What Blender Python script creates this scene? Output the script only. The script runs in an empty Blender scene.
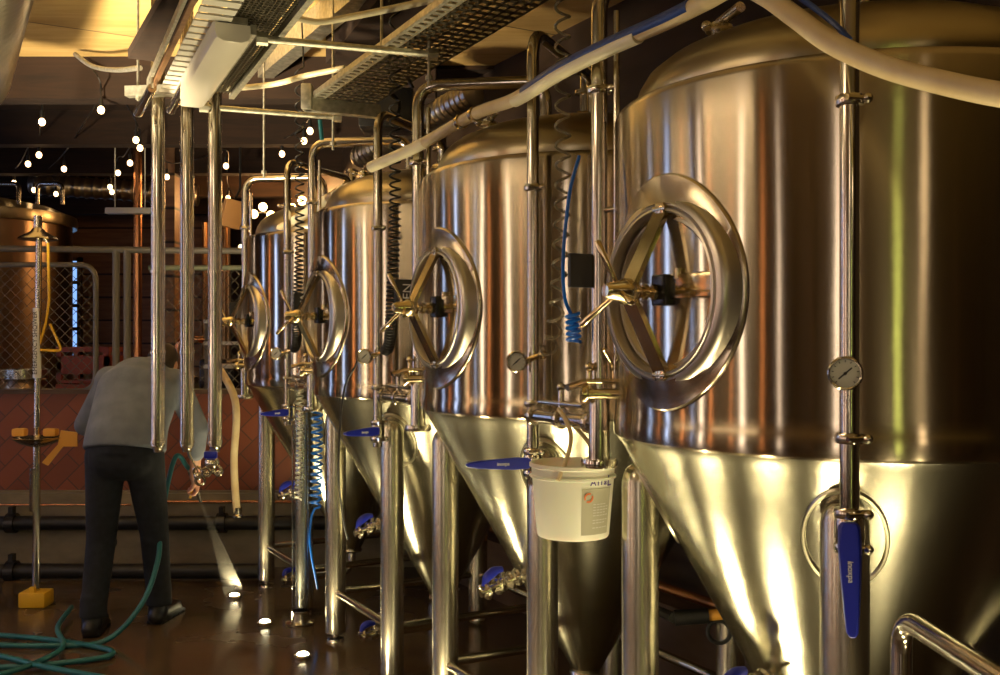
import bpy, bmesh, math, random
from mathutils import Vector as V, Matrix, Quaternion
random.seed(7)
PI = math.pi
sc = bpy.context.scene
COL = sc.collection
EYE = 1.53
def at(px, py, Z):                      # point seen at a pixel, Z metres in front of the camera
    return V(((px-500)/1000*Z, Z, EYE-(py-342)/1000*Z))

# ------------------------------------------------------------------ materials
def mat(name, base, rough=.5, metal=0., **k):
    m = bpy.data.materials.new(name); m.use_nodes = True
    nt = m.node_tree; b = nt.nodes['Principled BSDF']
    b.inputs['Base Color'].default_value = (*base, 1)
    b.inputs['Roughness'].default_value = rough
    b.inputs['Metallic'].default_value = metal
    for a, v in k.items():
        b.inputs[a.replace('_', ' ')].default_value = v
    return m
def nd(m, t, **k):
    n = m.node_tree.nodes.new(t)
    for a, v in k.items(): setattr(n, a, v)
    return n
def lk(m, a, b): m.node_tree.links.new(a, b)
def bsdf(m): return m.node_tree.nodes['Principled BSDF']
def coords(m, scale=(1,1,1), rot=(0,0,0), kind='Object'):
    tc = nd(m, 'ShaderNodeTexCoord'); mp = nd(m, 'ShaderNodeMapping')
    mp.inputs['Scale'].default_value = scale; mp.inputs['Rotation'].default_value = rot
    lk(m, tc.outputs[kind], mp.inputs['Vector']); return mp.outputs['Vector']
def ramp(m, fac, stops):
    r = nd(m, 'ShaderNodeValToRGB'); el = r.color_ramp.elements
    el[0].position, el[0].color = stops[0][0], (*stops[0][1], 1)
    el[1].position, el[1].color = stops[-1][0], (*stops[-1][1], 1)
    for p, c in stops[1:-1]:
        e = el.new(p); e.color = (*c, 1)
    lk(m, fac, r.inputs['Fac']); return r.outputs['Color']
def noise(m, vec, scale=5, detail=4, rough=.5, dist=0):
    n = nd(m, 'ShaderNodeTexNoise')
    n.inputs['Scale'].default_value = scale; n.inputs['Detail'].default_value = detail
    n.inputs['Roughness'].default_value = rough; n.inputs['Distortion'].default_value = dist
    lk(m, vec, n.inputs['Vector']); return n.outputs['Fac']
def bump(m, h, strength=.2, dist=.01, prev=None):
    b = nd(m, 'ShaderNodeBump'); b.inputs['Strength'].default_value = strength
    b.inputs['Distance'].default_value = dist; lk(m, h, b.inputs['Height'])
    if prev is not None: lk(m, prev, b.inputs['Normal'])
    return b.outputs['Normal']
def noisy(m, c1, c2, scale=(1,1,1), s=6, detail=5, rng=(.3,.7)):
    f = noise(m, coords(m, scale), s, detail)
    lk(m, ramp(m, f, [(rng[0], c1), (rng[1], c2)]), bsdf(m).inputs['Base Color'])
    return m
def emit(name, col, s):
    m = mat(name, (.8,.8,.8)); b = bsdf(m)
    b.inputs['Emission Color'].default_value = (*col, 1); b.inputs['Emission Strength'].default_value = s
    return m

def steel_shell(name, base, rough, aniso, wob=.35, brush=90, brushb=0):
    m = mat(name, base, rough, 1.0)
    b = bsdf(m)
    if aniso:
        b.inputs['Anisotropic'].default_value = aniso; b.inputs['Anisotropic Rotation'].default_value = .25
        t = nd(m, 'ShaderNodeTangent'); t.direction_type = 'RADIAL'; t.axis = 'Z'
        lk(m, t.outputs[0], b.inputs['Tangent'])
    low = noise(m, coords(m, (1,1,.30)), 3.2, 2.0)     # slow waviness of rolled sheet, mostly upright
    n1 = bump(m, low, wob, .02)
    if brushb: n1 = bump(m, noise(m, coords(m, (1.5,1.5,brush)), 2.0, 3), brushb, .0006, n1)
    lk(m, n1, b.inputs['Normal'])
    return m
M = {}
M['shell'] = steel_shell('brushed_steel_shell', (.53,.46,.35), .20, 1.0, .12)
M['saddle'] = steel_shell('saddle_plate_steel', (.50,.43,.32), .20, 0, .15)
M['cone']  = steel_shell('satin_steel_cone', (.48,.47,.37), .24, .75, .35, 60)
def speckle(m, s=85):
    v = coords(m); f = noise(m, v, s, 8, .8)
    n = bump(m, f, .14, .0025, bsdf(m).inputs['Normal'].links[0].from_socket)
    lk(m, n, bsdf(m).inputs['Normal'])
speckle(M['cone'])
M['dome']  = steel_shell('dull_steel_dome', (.50,.43,.28), .30, .5, .3, 30)
M['pipe']  = steel_shell('polished_steel_pipe', (.62,.57,.48), .16, 0, .1, 30)
M['leg']   = steel_shell('brushed_steel_leg', (.62,.58,.46), .27, .0, .3, 120)
M['fit']   = mat('cast_steel_fittings', (.72,.67,.55), .14, 1.0)
M['brass'] = mat('warm_brass_bronze', (.72,.60,.36), .16, 1.0)
M['pad'] = steel_shell('polished_pad_steel', (.52,.49,.36), .30, 0, .1, 30)
M['door']  = steel_shell('door_steel', (.58,.54,.47), .34, 0, .12, 6, .0)
M['galv']  = noisy(mat('galvanised_steel', (.6,.6,.5), .42, .85), (.42,.42,.34), (.72,.70,.60), (1,1,1), 40)
M['galv_dark'] = noisy(mat('dusty_mesh_steel', (.3,.28,.2), .5, .7), (.05,.045,.03), (.22,.19,.13), (1,1,1), 60)
M['white_tray'] = mat('white_painted_slats', (.80,.79,.70), .45)
M['black'] = mat('black_rubber', (.010,.010,.010), .4)
M['blackp'] = mat('black_plastic_block', (.012,.012,.013), .25)
M['blue']  = mat('blue_plastic_handle', (.012,.022,.36), .3)
M['cyan']  = mat('bright_blue_air_hose', (.0,.12,.60), .3)
M['bluestripe'] = mat('blue_hose_wrap', (.015,.05,.22), .35)
M['teal']  = mat('teal_rubber_hose', (.01,.13,.16), .4)
M['hose']  = noisy(mat('cream_brewery_hose', (.75,.62,.38), .38), (.62,.47,.25), (.80,.68,.42), (1,1,1), 9)
M['hose_light'] = mat('cream_hose_sleeve', (.86,.80,.56), .35)
M['bucket'] = mat('white_bucket_plastic', (.86,.83,.70), .38, Subsurface_Weight=.15)
M['label'] = mat('grey_bucket_label', (.50,.49,.38), .5)
M['orange_ink'] = mat('orange_ink', (.75,.22,.08), .5)
M['purple_ink'] = mat('purple_ink', (.08,.04,.25), .5)
M['white_ink'] = mat('pale_lettering', (.72,.72,.70), .5)
M['sign']  = mat('dark_slate_sign', (.018,.018,.017), .45)
M['dial']  = mat('dial_face_enamel', (.55,.55,.45), .3)
M['glass'] = mat('clear_acrylic', (.9,.95,1), .03, 0, Transmission_Weight=1.0, IOR=1.3)
M['smoke'] = mat('smoky_clear_tube', (.45,.40,.28), .1, 0, Transmission_Weight=.7, IOR=1.35)
M['yellow'] = mat('safety_yellow_paint', (.72,.42,.02), .45)
M['ochre'] = mat('ochre_plastic_covers', (.68,.33,.04), .5)
M['diff']  = mat('opal_lamp_diffuser', (.74,.71,.60), .3)
M['spk']   = mat('orange_painted_box', (.60,.30,.10), .5)  # MDF cabinet with the orange lamp light put into its colour
M['shirt'] = noisy(mat('pale_grey_shirt_cotton', (.4,.4,.4), .85), (.11,.13,.17), (.16,.18,.225), (1,1,1), 12)
M['jeans'] = noisy(mat('dark_navy_trousers', (.02,.02,.03), .85), (.004,.006,.011), (.010,.014,.024), (1,1,1), 30)
M['skin']  = mat('skin', (.50,.26,.17), .5, Subsurface_Weight=.1)
M['hair']  = mat('short_dark_hair', (.035,.022,.015), .6)
M['boot']  = mat('black_rubber_boots', (.008,.008,.009), .3)
M['copper'] = steel_shell('warm_copper_cladding', (.40,.27,.17), .30, .7, .5, 40)  # orange lamp light put into the colour of steel tank, kegs and curtain
M['copperp'] = mat('copper_pipe', (.80,.38,.18), .25, 1.0)
M['grey']  = mat('grey_painted_steel', (.16,.145,.115), .45)
M['green_rail'] = mat('sage_painted_rail', (.22,.25,.16), .4)
M['crate'] = mat('red_plastic_crate', (.28,.045,.02), .5)
M['card']  = noisy(mat('cardboard', (.5,.4,.25), .8), (.50,.38,.22), (.62,.50,.33), (1,1,1), 5)
M['bulb']  = emit('bulb_glow', (1.0,.62,.28), 9)
M['sconce'] = emit('sconce_glow', (1.0,.55,.18), 20)
M['lens']  = emit('uplight_lens_glow', (1.0,.86,.52), 60)
M['tubelamp'] = emit('yellow_green_tube_lamp', (.75,.85,.20), 12)
M['lamp_on'] = emit('lit_lamp_diffuser', (1.0,.78,.50), 9)
M['window_day'] = emit('dusk_window_glass', (.36,.52,1.0), 7)
M['window_warm'] = emit('bright_doorway_glass', (1.0,.80,.66), 7.5)
M['window_dim'] = emit('deep_blue_window_glass', (.25,.5,1.0), 1.2)
M['water'] = mat('sprayed_water', (.95,.93,.85), .25, 0, Transmission_Weight=.6, IOR=1.1, Alpha=.07)

def wood(name, c1, c2, rough=.55, axis=(1,14,14), s=2.0, plank=None, rotz=0):
    m = mat(name, c1, rough)
    v = coords(m, axis, (0,0,rotz))
    f = noise(m, v, s, 8, .6, .6)
    colr = ramp(m, f, [(.25, c1), (.5, tuple((a+b)/2 for a, b in zip(c1, c2))), (.72, c2)])
    if plank:
        w = nd(m, 'ShaderNodeTexBrick'); lk(m, coords(m, (1,1,1), (0,0,rotz)), w.inputs['Vector'])
        w.inputs['Scale'].default_value = 1; w.inputs['Brick Width'].default_value = plank[0]
        w.inputs['Row Height'].default_value = plank[1]; w.inputs['Mortar Size'].default_value = .006
        w.inputs['Color1'].default_value = (1,1,1,1); w.inputs['Color2'].default_value = (.72,.72,.72,1)
        w.inputs['Mortar'].default_value = (.15,.12,.1,1)
        mx = nd(m, 'ShaderNodeMix', data_type='RGBA', blend_type='MULTIPLY'); mx.inputs[0].default_value = 1
        lk(m, colr, mx.inputs[6]); lk(m, w.outputs['Color'], mx.inputs[7]); colr = mx.outputs[2]
    lk(m, colr, bsdf(m).inputs['Base Color'])
    lk(m, bump(m, f, .1, .003), bsdf(m).inputs['Normal'])
    return m
ROW = math.atan2(.4866, .8736)
M['ply'] = wood('plywood_ceiling', (.60,.38,.12), (.80,.58,.25), .55, (1.2,9,9), 1.6, (2.4,1.22), -ROW)
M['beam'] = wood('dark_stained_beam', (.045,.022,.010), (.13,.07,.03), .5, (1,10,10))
M['darkwood'] = wood('dark_wall_boards', (.055,.030,.015), (.15,.085,.04), .5, (1,12,12), 2)
M['slat'] = wood('warm_slat_wall', (.14,.07,.03), (.30,.16,.07), .5, (1,12,12), 2)
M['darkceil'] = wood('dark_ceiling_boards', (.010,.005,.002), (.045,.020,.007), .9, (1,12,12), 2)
M['blackbeam'] = wood('near_black_timber', (.010,.0045,.002), (.035,.015,.006), .9, (1,10,10))
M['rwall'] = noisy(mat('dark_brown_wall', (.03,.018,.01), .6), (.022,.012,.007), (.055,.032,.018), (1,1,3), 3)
M['brown'] = noisy(mat('brown_sealed_wall', (.10,.06,.04), .45), (.085,.05,.032), (.15,.095,.06), (1,1,3), 3)
M['concrete'] = noisy(mat('stained_concrete_kerb', (.2,.17,.1), .6), (.13,.105,.06), (.24,.20,.12), (1,1,2), 4)
def board_wall(m, vertical=False, h=.15):           # dark joints between horizontal boards
    w = nd(m, 'ShaderNodeTexWave'); w.wave_type = 'BANDS'; w.bands_direction = 'X' if vertical else 'Z'
    w.wave_profile = 'SAW'; w.inputs['Scale'].default_value = .3142/h/2; lk(m, coords(m), w.inputs['Vector'])
    r = ramp(m, w.outputs['Fac'], [(0,(.1,.1,.1)), (.06,(.1,.1,.1)), (.1,(1,1,1)), (1,(1,1,1))])
    b = bsdf(m); old = b.inputs['Base Color'].links[0].from_socket
    mx = nd(m, 'ShaderNodeMix', data_type='RGBA', blend_type='MULTIPLY'); mx.inputs[0].default_value = 1
    lk(m, old, mx.inputs[6]); lk(m, r, mx.inputs[7]); lk(m, mx.outputs[2], b.inputs['Base Color'])
board_wall(M['slat']); board_wall(M['darkwood'])
# wet floor
m = M['floor'] = mat('wet_dark_floor', (.06,.04,.025), .2)
f = noise(m, coords(m), 1.3, 5, .6); lk(m, ramp(m, f, [(.3,(.045,.028,.015)), (.7,(.12,.078,.042))]), bsdf(m).inputs['Base Color'])
r = nd(m, 'ShaderNodeMapRange'); lk(m, noise(m, coords(m), 2.2, 3), r.inputs['Value'])
r.inputs['From Min'].default_value = .35; r.inputs['From Max'].default_value = .65
r.inputs['To Min'].default_value = .08; r.inputs['To Max'].default_value = .30; lk(m, r.outputs[0], bsdf(m).inputs['Roughness'])
w = nd(m, 'ShaderNodeTexBrick'); lk(m, coords(m), w.inputs['Vector']); w.inputs['Scale'].default_value = 1; w.offset = 0
w.inputs['Brick Width'].default_value = .45; w.inputs['Row Height'].default_value = .45; w.inputs['Mortar Size'].default_value = .006
n = bump(m, w.outputs['Fac'], -.25, .003); n = bump(m, noise(m, coords(m), 6, 3), .12, .01, n); lk(m, n, bsdf(m).inputs['Normal'])
# diagonal red brick tiles of the half wall
m = M['tile'] = mat('diagonal_red_brick_tiles', (.2,.06,.03), .45)
v = coords(m, (1,1,1), (PI/2, 0, 0)); mp = nd(m, 'ShaderNodeMapping'); mp.inputs['Rotation'].default_value = (0,0,PI/4); lk(m, v, mp.inputs['Vector'])
w = nd(m, 'ShaderNodeTexBrick'); lk(m, mp.outputs[0], w.inputs['Vector']); w.inputs['Scale'].default_value = 1
w.inputs['Brick Width'].default_value = .24; w.inputs['Row Height'].default_value = .12; w.inputs['Mortar Size'].default_value = .004
w.inputs['Color1'].default_value = (.24,.07,.028,1); w.inputs['Color2'].default_value = (.17,.048,.02,1); w.inputs['Mortar'].default_value = (.09,.04,.025,1)
lk(m, w.outputs['Color'], bsdf(m).inputs['Base Color']); lk(m, bump(m, w.outputs['Fac'], -.4, .004), bsdf(m).inputs['Normal'])

# ------------------------------------------------------------------ mesh helpers
def frame_of(axis):
    axis = V(axis).normalized(); return axis.to_track_quat('Z', 'Y').to_matrix().to_4x4()
class MB:
    def __init__(s): s.v = []; s.f = []
    def add(s, vs, fs):
        o = len(s.v); s.v += [V(p) for p in vs]; s.f += [tuple(i+o for i in f) for f in fs]; return s
    def box(s, c, d, rot=None):
        c = V(c); R = rot or Matrix.Identity(3)
        if len(R) == 4: R = R.to_3x3()
        vs = [c + R @ V((x*d[0]/2, y*d[1]/2, z*d[2]/2)) for x in (-1,1) for y in (-1,1) for z in (-1,1)]
        return s.add(vs, [(0,1,3,2),(4,6,7,5),(0,4,5,1),(2,3,7,6),(0,2,6,4),(1,5,7,3)])
    def rbox(s, c, d, b=.01, rot=None):              # box with chamfered vertical and horizontal edges
        bm = bmesh.new(); bmesh.ops.create_cube(bm, size=1)
        for q in bm.verts: q.co = V((q.co.x*d[0], q.co.y*d[1], q.co.z*d[2]))
        bmesh.ops.bevel(bm, geom=bm.edges[:], offset=b, segments=2, affect='EDGES', profile=.6)
        R = (rot or Matrix.Identity(3)); R = R.to_3x3() if len(R) == 4 else R
        bm.verts.index_update(); s.add([V(c) + R @ q.co for q in bm.verts], [tuple(w.index for w in f.verts) for f in bm.faces]); bm.free(); return s
    def bar(s, a, b, w, h, up=(0,0,1)):              # rectangular bar from a to b
        a, b = V(a), V(b); d = (b-a); L = d.length; y = d.normalized(); x = y.cross(V(up)).normalized(); z = x.cross(y)
        R = Matrix((x, y, z)).transposed(); return s.box((a+b)/2, (w, L, h), R)
    def tube(s, pts, r, seg=14, caps=True):
        pts = [V(p) for p in pts]; n = len(pts); rs = r if isinstance(r, (list, tuple)) else [r]*n
        t = [(pts[min(i+1,n-1)]-pts[max(i-1,0)]).normalized() for i in range(n)]
        u = t[0].orthogonal().normalized(); vs = []; fs = []
        for i in range(n):
            if i:
                q = t[i-1].rotation_difference(t[i]); u = (q @ u); u = (u - t[i]*u.dot(t[i])).normalized()
            w = t[i].cross(u)
            vs += [pts[i] + (u*math.cos(2*PI*k/seg) + w*math.sin(2*PI*k/seg))*rs[i] for k in range(seg)]
        for i in range(n-1):
            for k in range(seg):
                a, b = i*seg+k, i*seg+(k+1)%seg; fs.append((a, b, b+seg, a+seg))
        if caps: fs += [tuple(range(seg))[::-1], tuple(range((n-1)*seg, n*seg))]
        return s.add(vs, fs)
    def rev(s, prof, seg=48, c=(0,0,0), axis=(0,0,1), a0=0, a1=2*PI):
        Mx = Matrix.Translation(V(c)) @ frame_of(axis) if tuple(axis) != (0,0,1) else Matrix.Translation(V(c))
        full = abs(a1-a0-2*PI) < 1e-6; nk = seg if full else seg+1; vs = []; fs = []
        for (r, z) in prof:
            for k in range(nk):
                an = a0+(a1-a0)*k/seg; vs.append(Mx @ V((r*math.cos(an), r*math.sin(an), z)))
        for i in range(len(prof)-1):
            for k in range(seg):
                a = i*nk+k; b = i*nk+((k+1) % nk); fs.append((a, b, b+nk, a+nk))
        return s.add(vs, fs)
    def torus(s, c, axis, R, r, seg=36, m=10):
        return s.rev([(R+r*math.cos(2*PI*k/m), r*math.sin(2*PI*k/m)) for k in range(m+1)], seg, c, axis)
    def ball(s, c, r, seg=16, sq=(1,1,1), rot=None):
        bm = bmesh.new(); bmesh.ops.create_uvsphere(bm, u_segments=seg, v_segments=max(6, seg//2+2), radius=1)
        R = rot or Matrix.Identity(3)
        bm.verts.index_update(); s.add([V(c) + R @ V((q.co.x*r*sq[0], q.co.y*r*sq[1], q.co.z*r*sq[2])) for q in bm.verts], [tuple(w.index for w in f.verts) for f in bm.faces]); bm.free(); return s
    def shift(s, d): s.v = [p+V(d) for p in s.v]; return s
    def xf(s, Mx): s.v = [Mx @ p for p in s.v]; return s
    def build(s, name, m, parent=None, ang=35, rel=None):
        if rel is not None: s.shift(-V(rel))
        me = bpy.data.meshes.new(name); me.from_pydata([tuple(p) for p in s.v], [], s.f); me.update()
        bm = bmesh.new(); bm.from_mesh(me); bmesh.ops.remove_doubles(bm, verts=bm.verts, dist=1e-5)
        bmesh.ops.recalc_face_normals(bm, faces=bm.faces); bm.to_mesh(me); bm.free()
        me.materials.append(M[m] if isinstance(m, str) else m)
        for p in me.polygons: p.use_smooth = True
        me.set_sharp_from_angle(angle=math.radians(ang))
        o = bpy.data.objects.new(name, me); COL.objects.link(o)
        if parent: o.parent = parent
        return o
def tag(o, label=None, cat=None, group=None, kind=None):
    if label: o['label'] = label
    if cat: o['category'] = cat
    if group: o['group'] = group
    if kind: o['kind'] = kind
    return o
def thing(name, label, cat, loc=(0,0,0), rz=0, group=None):
    o = bpy.data.objects.new(name, None); COL.objects.link(o); o.empty_display_size = .1
    o.location = loc; o.rotation_euler = (0,0,rz); return tag(o, label, cat, group)
def struct(name, mb, m, **k): return tag(mb.build(name, m, **k), kind='structure')
def copy_tree(o, parent=None):
    c = o.copy(); COL.objects.link(c); c.parent = parent
    for ch in list(o.children): copy_tree(ch, c)
    return c
def fillet(pts, rad, n=6):
    pts = [V(p) for p in pts]; out = [pts[0]]
    for i in range(1, len(pts)-1):
        a, b, c = pts[i-1], pts[i], pts[i+1]; d1 = (a-b).normalized(); d2 = (c-b).normalized()
        rr = min(rad, (a-b).length*.49, (c-b).length*.49)
        for k in range(n+1):
            t = k/n; out.append((b+d1*rr)*(1-t)**2 + b*2*t*(1-t) + (b+d2*rr)*t*t)
    out.append(pts[-1]); return out
def smooth_path(pts, n=8):                           # Catmull-Rom through the points
    p = [V(q) for q in pts]; p = [p[0]*2-p[1]] + p + [p[-1]*2-p[-2]]; out = []
    for i in range(1, len(p)-2):
        for k in range(n):
            t = k/n; a, b, c, d = p[i-1:i+3]
            out.append(.5*((2*b)+(c-a)*t+(2*a-5*b+4*c-d)*t*t+(3*b-a-3*c+d)*t**3))
    out.append(p[-2]); return out
def coil_path(path, r, turns_at, n=10):              # helix of radius r round a path; turns_at(s in 0..1) = total turns so far
    P = smooth_path(path, 24); L = [0]
    for i in range(1, len(P)): L.append(L[-1]+(P[i]-P[i-1]).length)
    N = int(turns_at(1)*n)+1; out = []; j = 0
    for k in range(N+1):
        tt = k/N*turns_at(1); lo, hi = 0, 1
        for _ in range(24):
            mid = (lo+hi)/2
            if turns_at(mid) < tt: lo = mid
            else: hi = mid
        d = lo*L[-1]
        while j < len(L)-2 and L[j+1] < d: j += 1
        q = P[j].lerp(P[j+1], min(1, max(0, (d-L[j])/max(1e-6, L[j+1]-L[j]))))
        t = (P[j+1]-P[j]).normalized(); u = V((1,0,0)); u = (u-t*u.dot(t)).normalized(); w = t.cross(u)
        an = 2*PI*tt; out.append(q+(u*math.cos(an)+w*math.sin(an))*r)
    return out
def text(name, s, size, Mx, m, parent, rel=None):
    cu = bpy.data.curves.new(name, 'FONT'); cu.body = s; cu.size = size; cu.extrude = .0006; cu.align_x = 'CENTER'; cu.align_y = 'CENTER'
    t = bpy.data.objects.new(name+'_curve', cu); COL.objects.link(t)
    dg = bpy.context.evaluated_depsgraph_get(); me = bpy.data.meshes.new_from_object(t.evaluated_get(dg))
    bpy.data.objects.remove(t); me.transform(Mx)
    if rel is not None: me.transform(Matrix.Translation(-V(rel)))
    me.materials.clear(); me.materials.append(M[m]); me.name = name
    o = bpy.data.objects.new(name, me); COL.objects.link(o); o.parent = parent; return o
def basis(origin, x, y):                             # text plane: x = reading direction, y = up of the letters
    x = V(x).normalized(); y = V(y).normalized(); z = x.cross(y)
    return Matrix.Translation(V(origin)) @ Matrix((x, y, z)).transposed().to_4x4()
def bevelled(o, w=.004):
    b = o.modifiers.new('bevel', 'BEVEL'); b.width = w; b.segments = 2; b.limit_method = 'ANGLE'; return o

# ------------------------------------------------------------------ camera
cd = bpy.data.cameras.new('camera'); cd.sensor_width = 36; cd.lens = 36; cd.shift_y = 4.5/1000; cd.clip_start = .02
cam = bpy.data.objects.new('camera', cd); COL.objects.link(cam); cam.location = (0,0,EYE); cam.rotation_euler = (PI/2,0,0); sc.camera = cam
sc.view_settings.view_transform = 'Standard'; sc.view_settings.look = 'None'; sc.view_settings.gamma = 1; sc.view_settings.use_curve_mapping = False
sc.view_settings.exposure = 0.0

# ------------------------------------------------------------------ tank frame
NV = V((.8736,.4866,0)); UV = V((-.4866,.8736,0)); C0 = V((.925,2.72,0)); PER = 1.297
def W(k, x, y, z): return C0 + UV*(k*PER) + NV*x + UV*y + V((0,0,z))
R0 = .635; ZB = 1.275; ZT = 2.155; H_CEIL = 3.3

# ================================================================== the room
XL, YB, YR = -6.0, 13.0, -5.0
w0 = C0+NV*1.0+UV*-9.0; w1 = C0+NV*1.0+UV*11.2
struct('floor', MB().box((0,4,-.05), (14,20,.1)), 'floor')
struct('ceiling', MB().box((0,4,H_CEIL+.05), (14,20,.1)), 'ply')
struct('wall_back', MB().box((-3,YB+.05,H_CEIL/2), (8,.1,H_CEIL)), 'slat')
struct('wall_rear', MB().box((0,YR-.05,H_CEIL/2), (14,.1,H_CEIL)), 'brown')
struct('wall_left', MB().box((XL-.05,4,H_CEIL/2), (.1,20,H_CEIL)), 'brown')
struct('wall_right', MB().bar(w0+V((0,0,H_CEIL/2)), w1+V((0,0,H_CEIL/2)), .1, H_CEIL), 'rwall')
# kerb and ledge along the wall behind the tanks
struct('trim_1', MB().bar(w0-NV*.16+V((0,0,.17)), w1-NV*.16+V((0,0,.17)), .22, .34), 'brown')
# back half wall of diagonal tiles, concrete kerb under it
HY = 6.86
struct('trim_2', MB().box((-3.1,HY+.06,.60), (5.8,.12,1.16)), 'tile')
struct('trim_3', MB().box((-3.1,HY-.03,.25), (5.8,.06,.50)).box((-3.1,HY-.01,.505), (5.8,.05,.02)), 'concrete')
struct('trim_4', MB().box((-3.1,HY+.06,1.19), (5.8,.17,.03)), 'beam')
# ceiling timber: cross beam where the lit plywood ends, and darker boards past it
struct('trim_5', MB().box((-3.2,6.28,H_CEIL-.13), (5.6,.16,.26)), 'blackbeam')
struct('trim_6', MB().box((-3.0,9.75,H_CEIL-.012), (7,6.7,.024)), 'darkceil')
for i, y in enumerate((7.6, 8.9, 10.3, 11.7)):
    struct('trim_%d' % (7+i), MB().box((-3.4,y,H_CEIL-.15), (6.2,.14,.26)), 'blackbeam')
# beams over the tank row, set parallel with it
for i, (x, y) in enumerate(((.95, -.5), (.35, 1.5))):
    pass
# windows: only the back-wall one is real, others added to streak the steel
def window(n, c, d, nx, nz, pane, fm, axis):         # d = (width, height); axis 'x' = in the left wall, 'y' = in the back wall
    fr = MB(); w, h = d
    def b(cu, cz, du, dz, dep=.07):
        if axis == 'x': fr.box((c[0], c[1]+cu, c[2]+cz), (dep, du, dz))
        else: fr.box((c[0]+cu, c[1], c[2]+cz), (du, dep, dz))
    for k in range(nx+1): b(-w/2+w*k/nx, 0, .05, h+.05)
    for k in range(nz+1): b(0, -h/2+h*k/nz, w+.05, .045)
    o = struct('window_%d' % n, fr, fm)
    g = MB(); g.box(c, (.02,w,h) if axis == 'x' else (w,.02,h)); g.build('window_glass', pane, o)
    return o
window(1, (-5.52,YB-.05,1.85), (.16,1.5), 1, 5, 'window_dim', 'beam', 'y')
M['window_orange'] = emit('amber_window_glass', (1.0,.34,.10), 7)
n_w = 2
for y_, w_, k_ in ((-3.6,.25,'window_warm'),(-2.1,.14,'window_orange'),(-.6,.34,'window_warm'),(.15,.10,'window_orange'),(1.45,.12,'window_orange'),(2.1,.26,'window_warm'),(2.75,.10,'window_day'),
                   (3.45,.12,'window_orange'),(4.7,.30,'window_day'),(5.6,.10,'window_orange'),(6.5,.2,'window_day'),(8.4,.16,'window_warm'),(9.6,.25,'window_day')):
    window(n_w, (XL+.03,y_,1.75), (w_,2.5), 1, 4, k_, 'beam', 'x'); n_w += 1  # unseen, added for upright light streaks on the tanks
window(n_w, (-2.4,YR+.03,1.9), (.4,2.0), 1, 4, 'window_warm', 'beam', 'y')
# timber posts added down the left and rear walls, as bands the steel reflects
for i, (x, y) in enumerate(((XL+.12,.7),(XL+.12,4.0),(XL+.12,7.4),(-4.2,YR+.12),(-.9,YR+.12),(2.2,YR+.12),(4.4,YR+.12))):
    struct('trim_%d' % (11+i), MB().box((x,y,H_CEIL/2), (.22,.22,H_CEIL)), 'slat')

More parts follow.
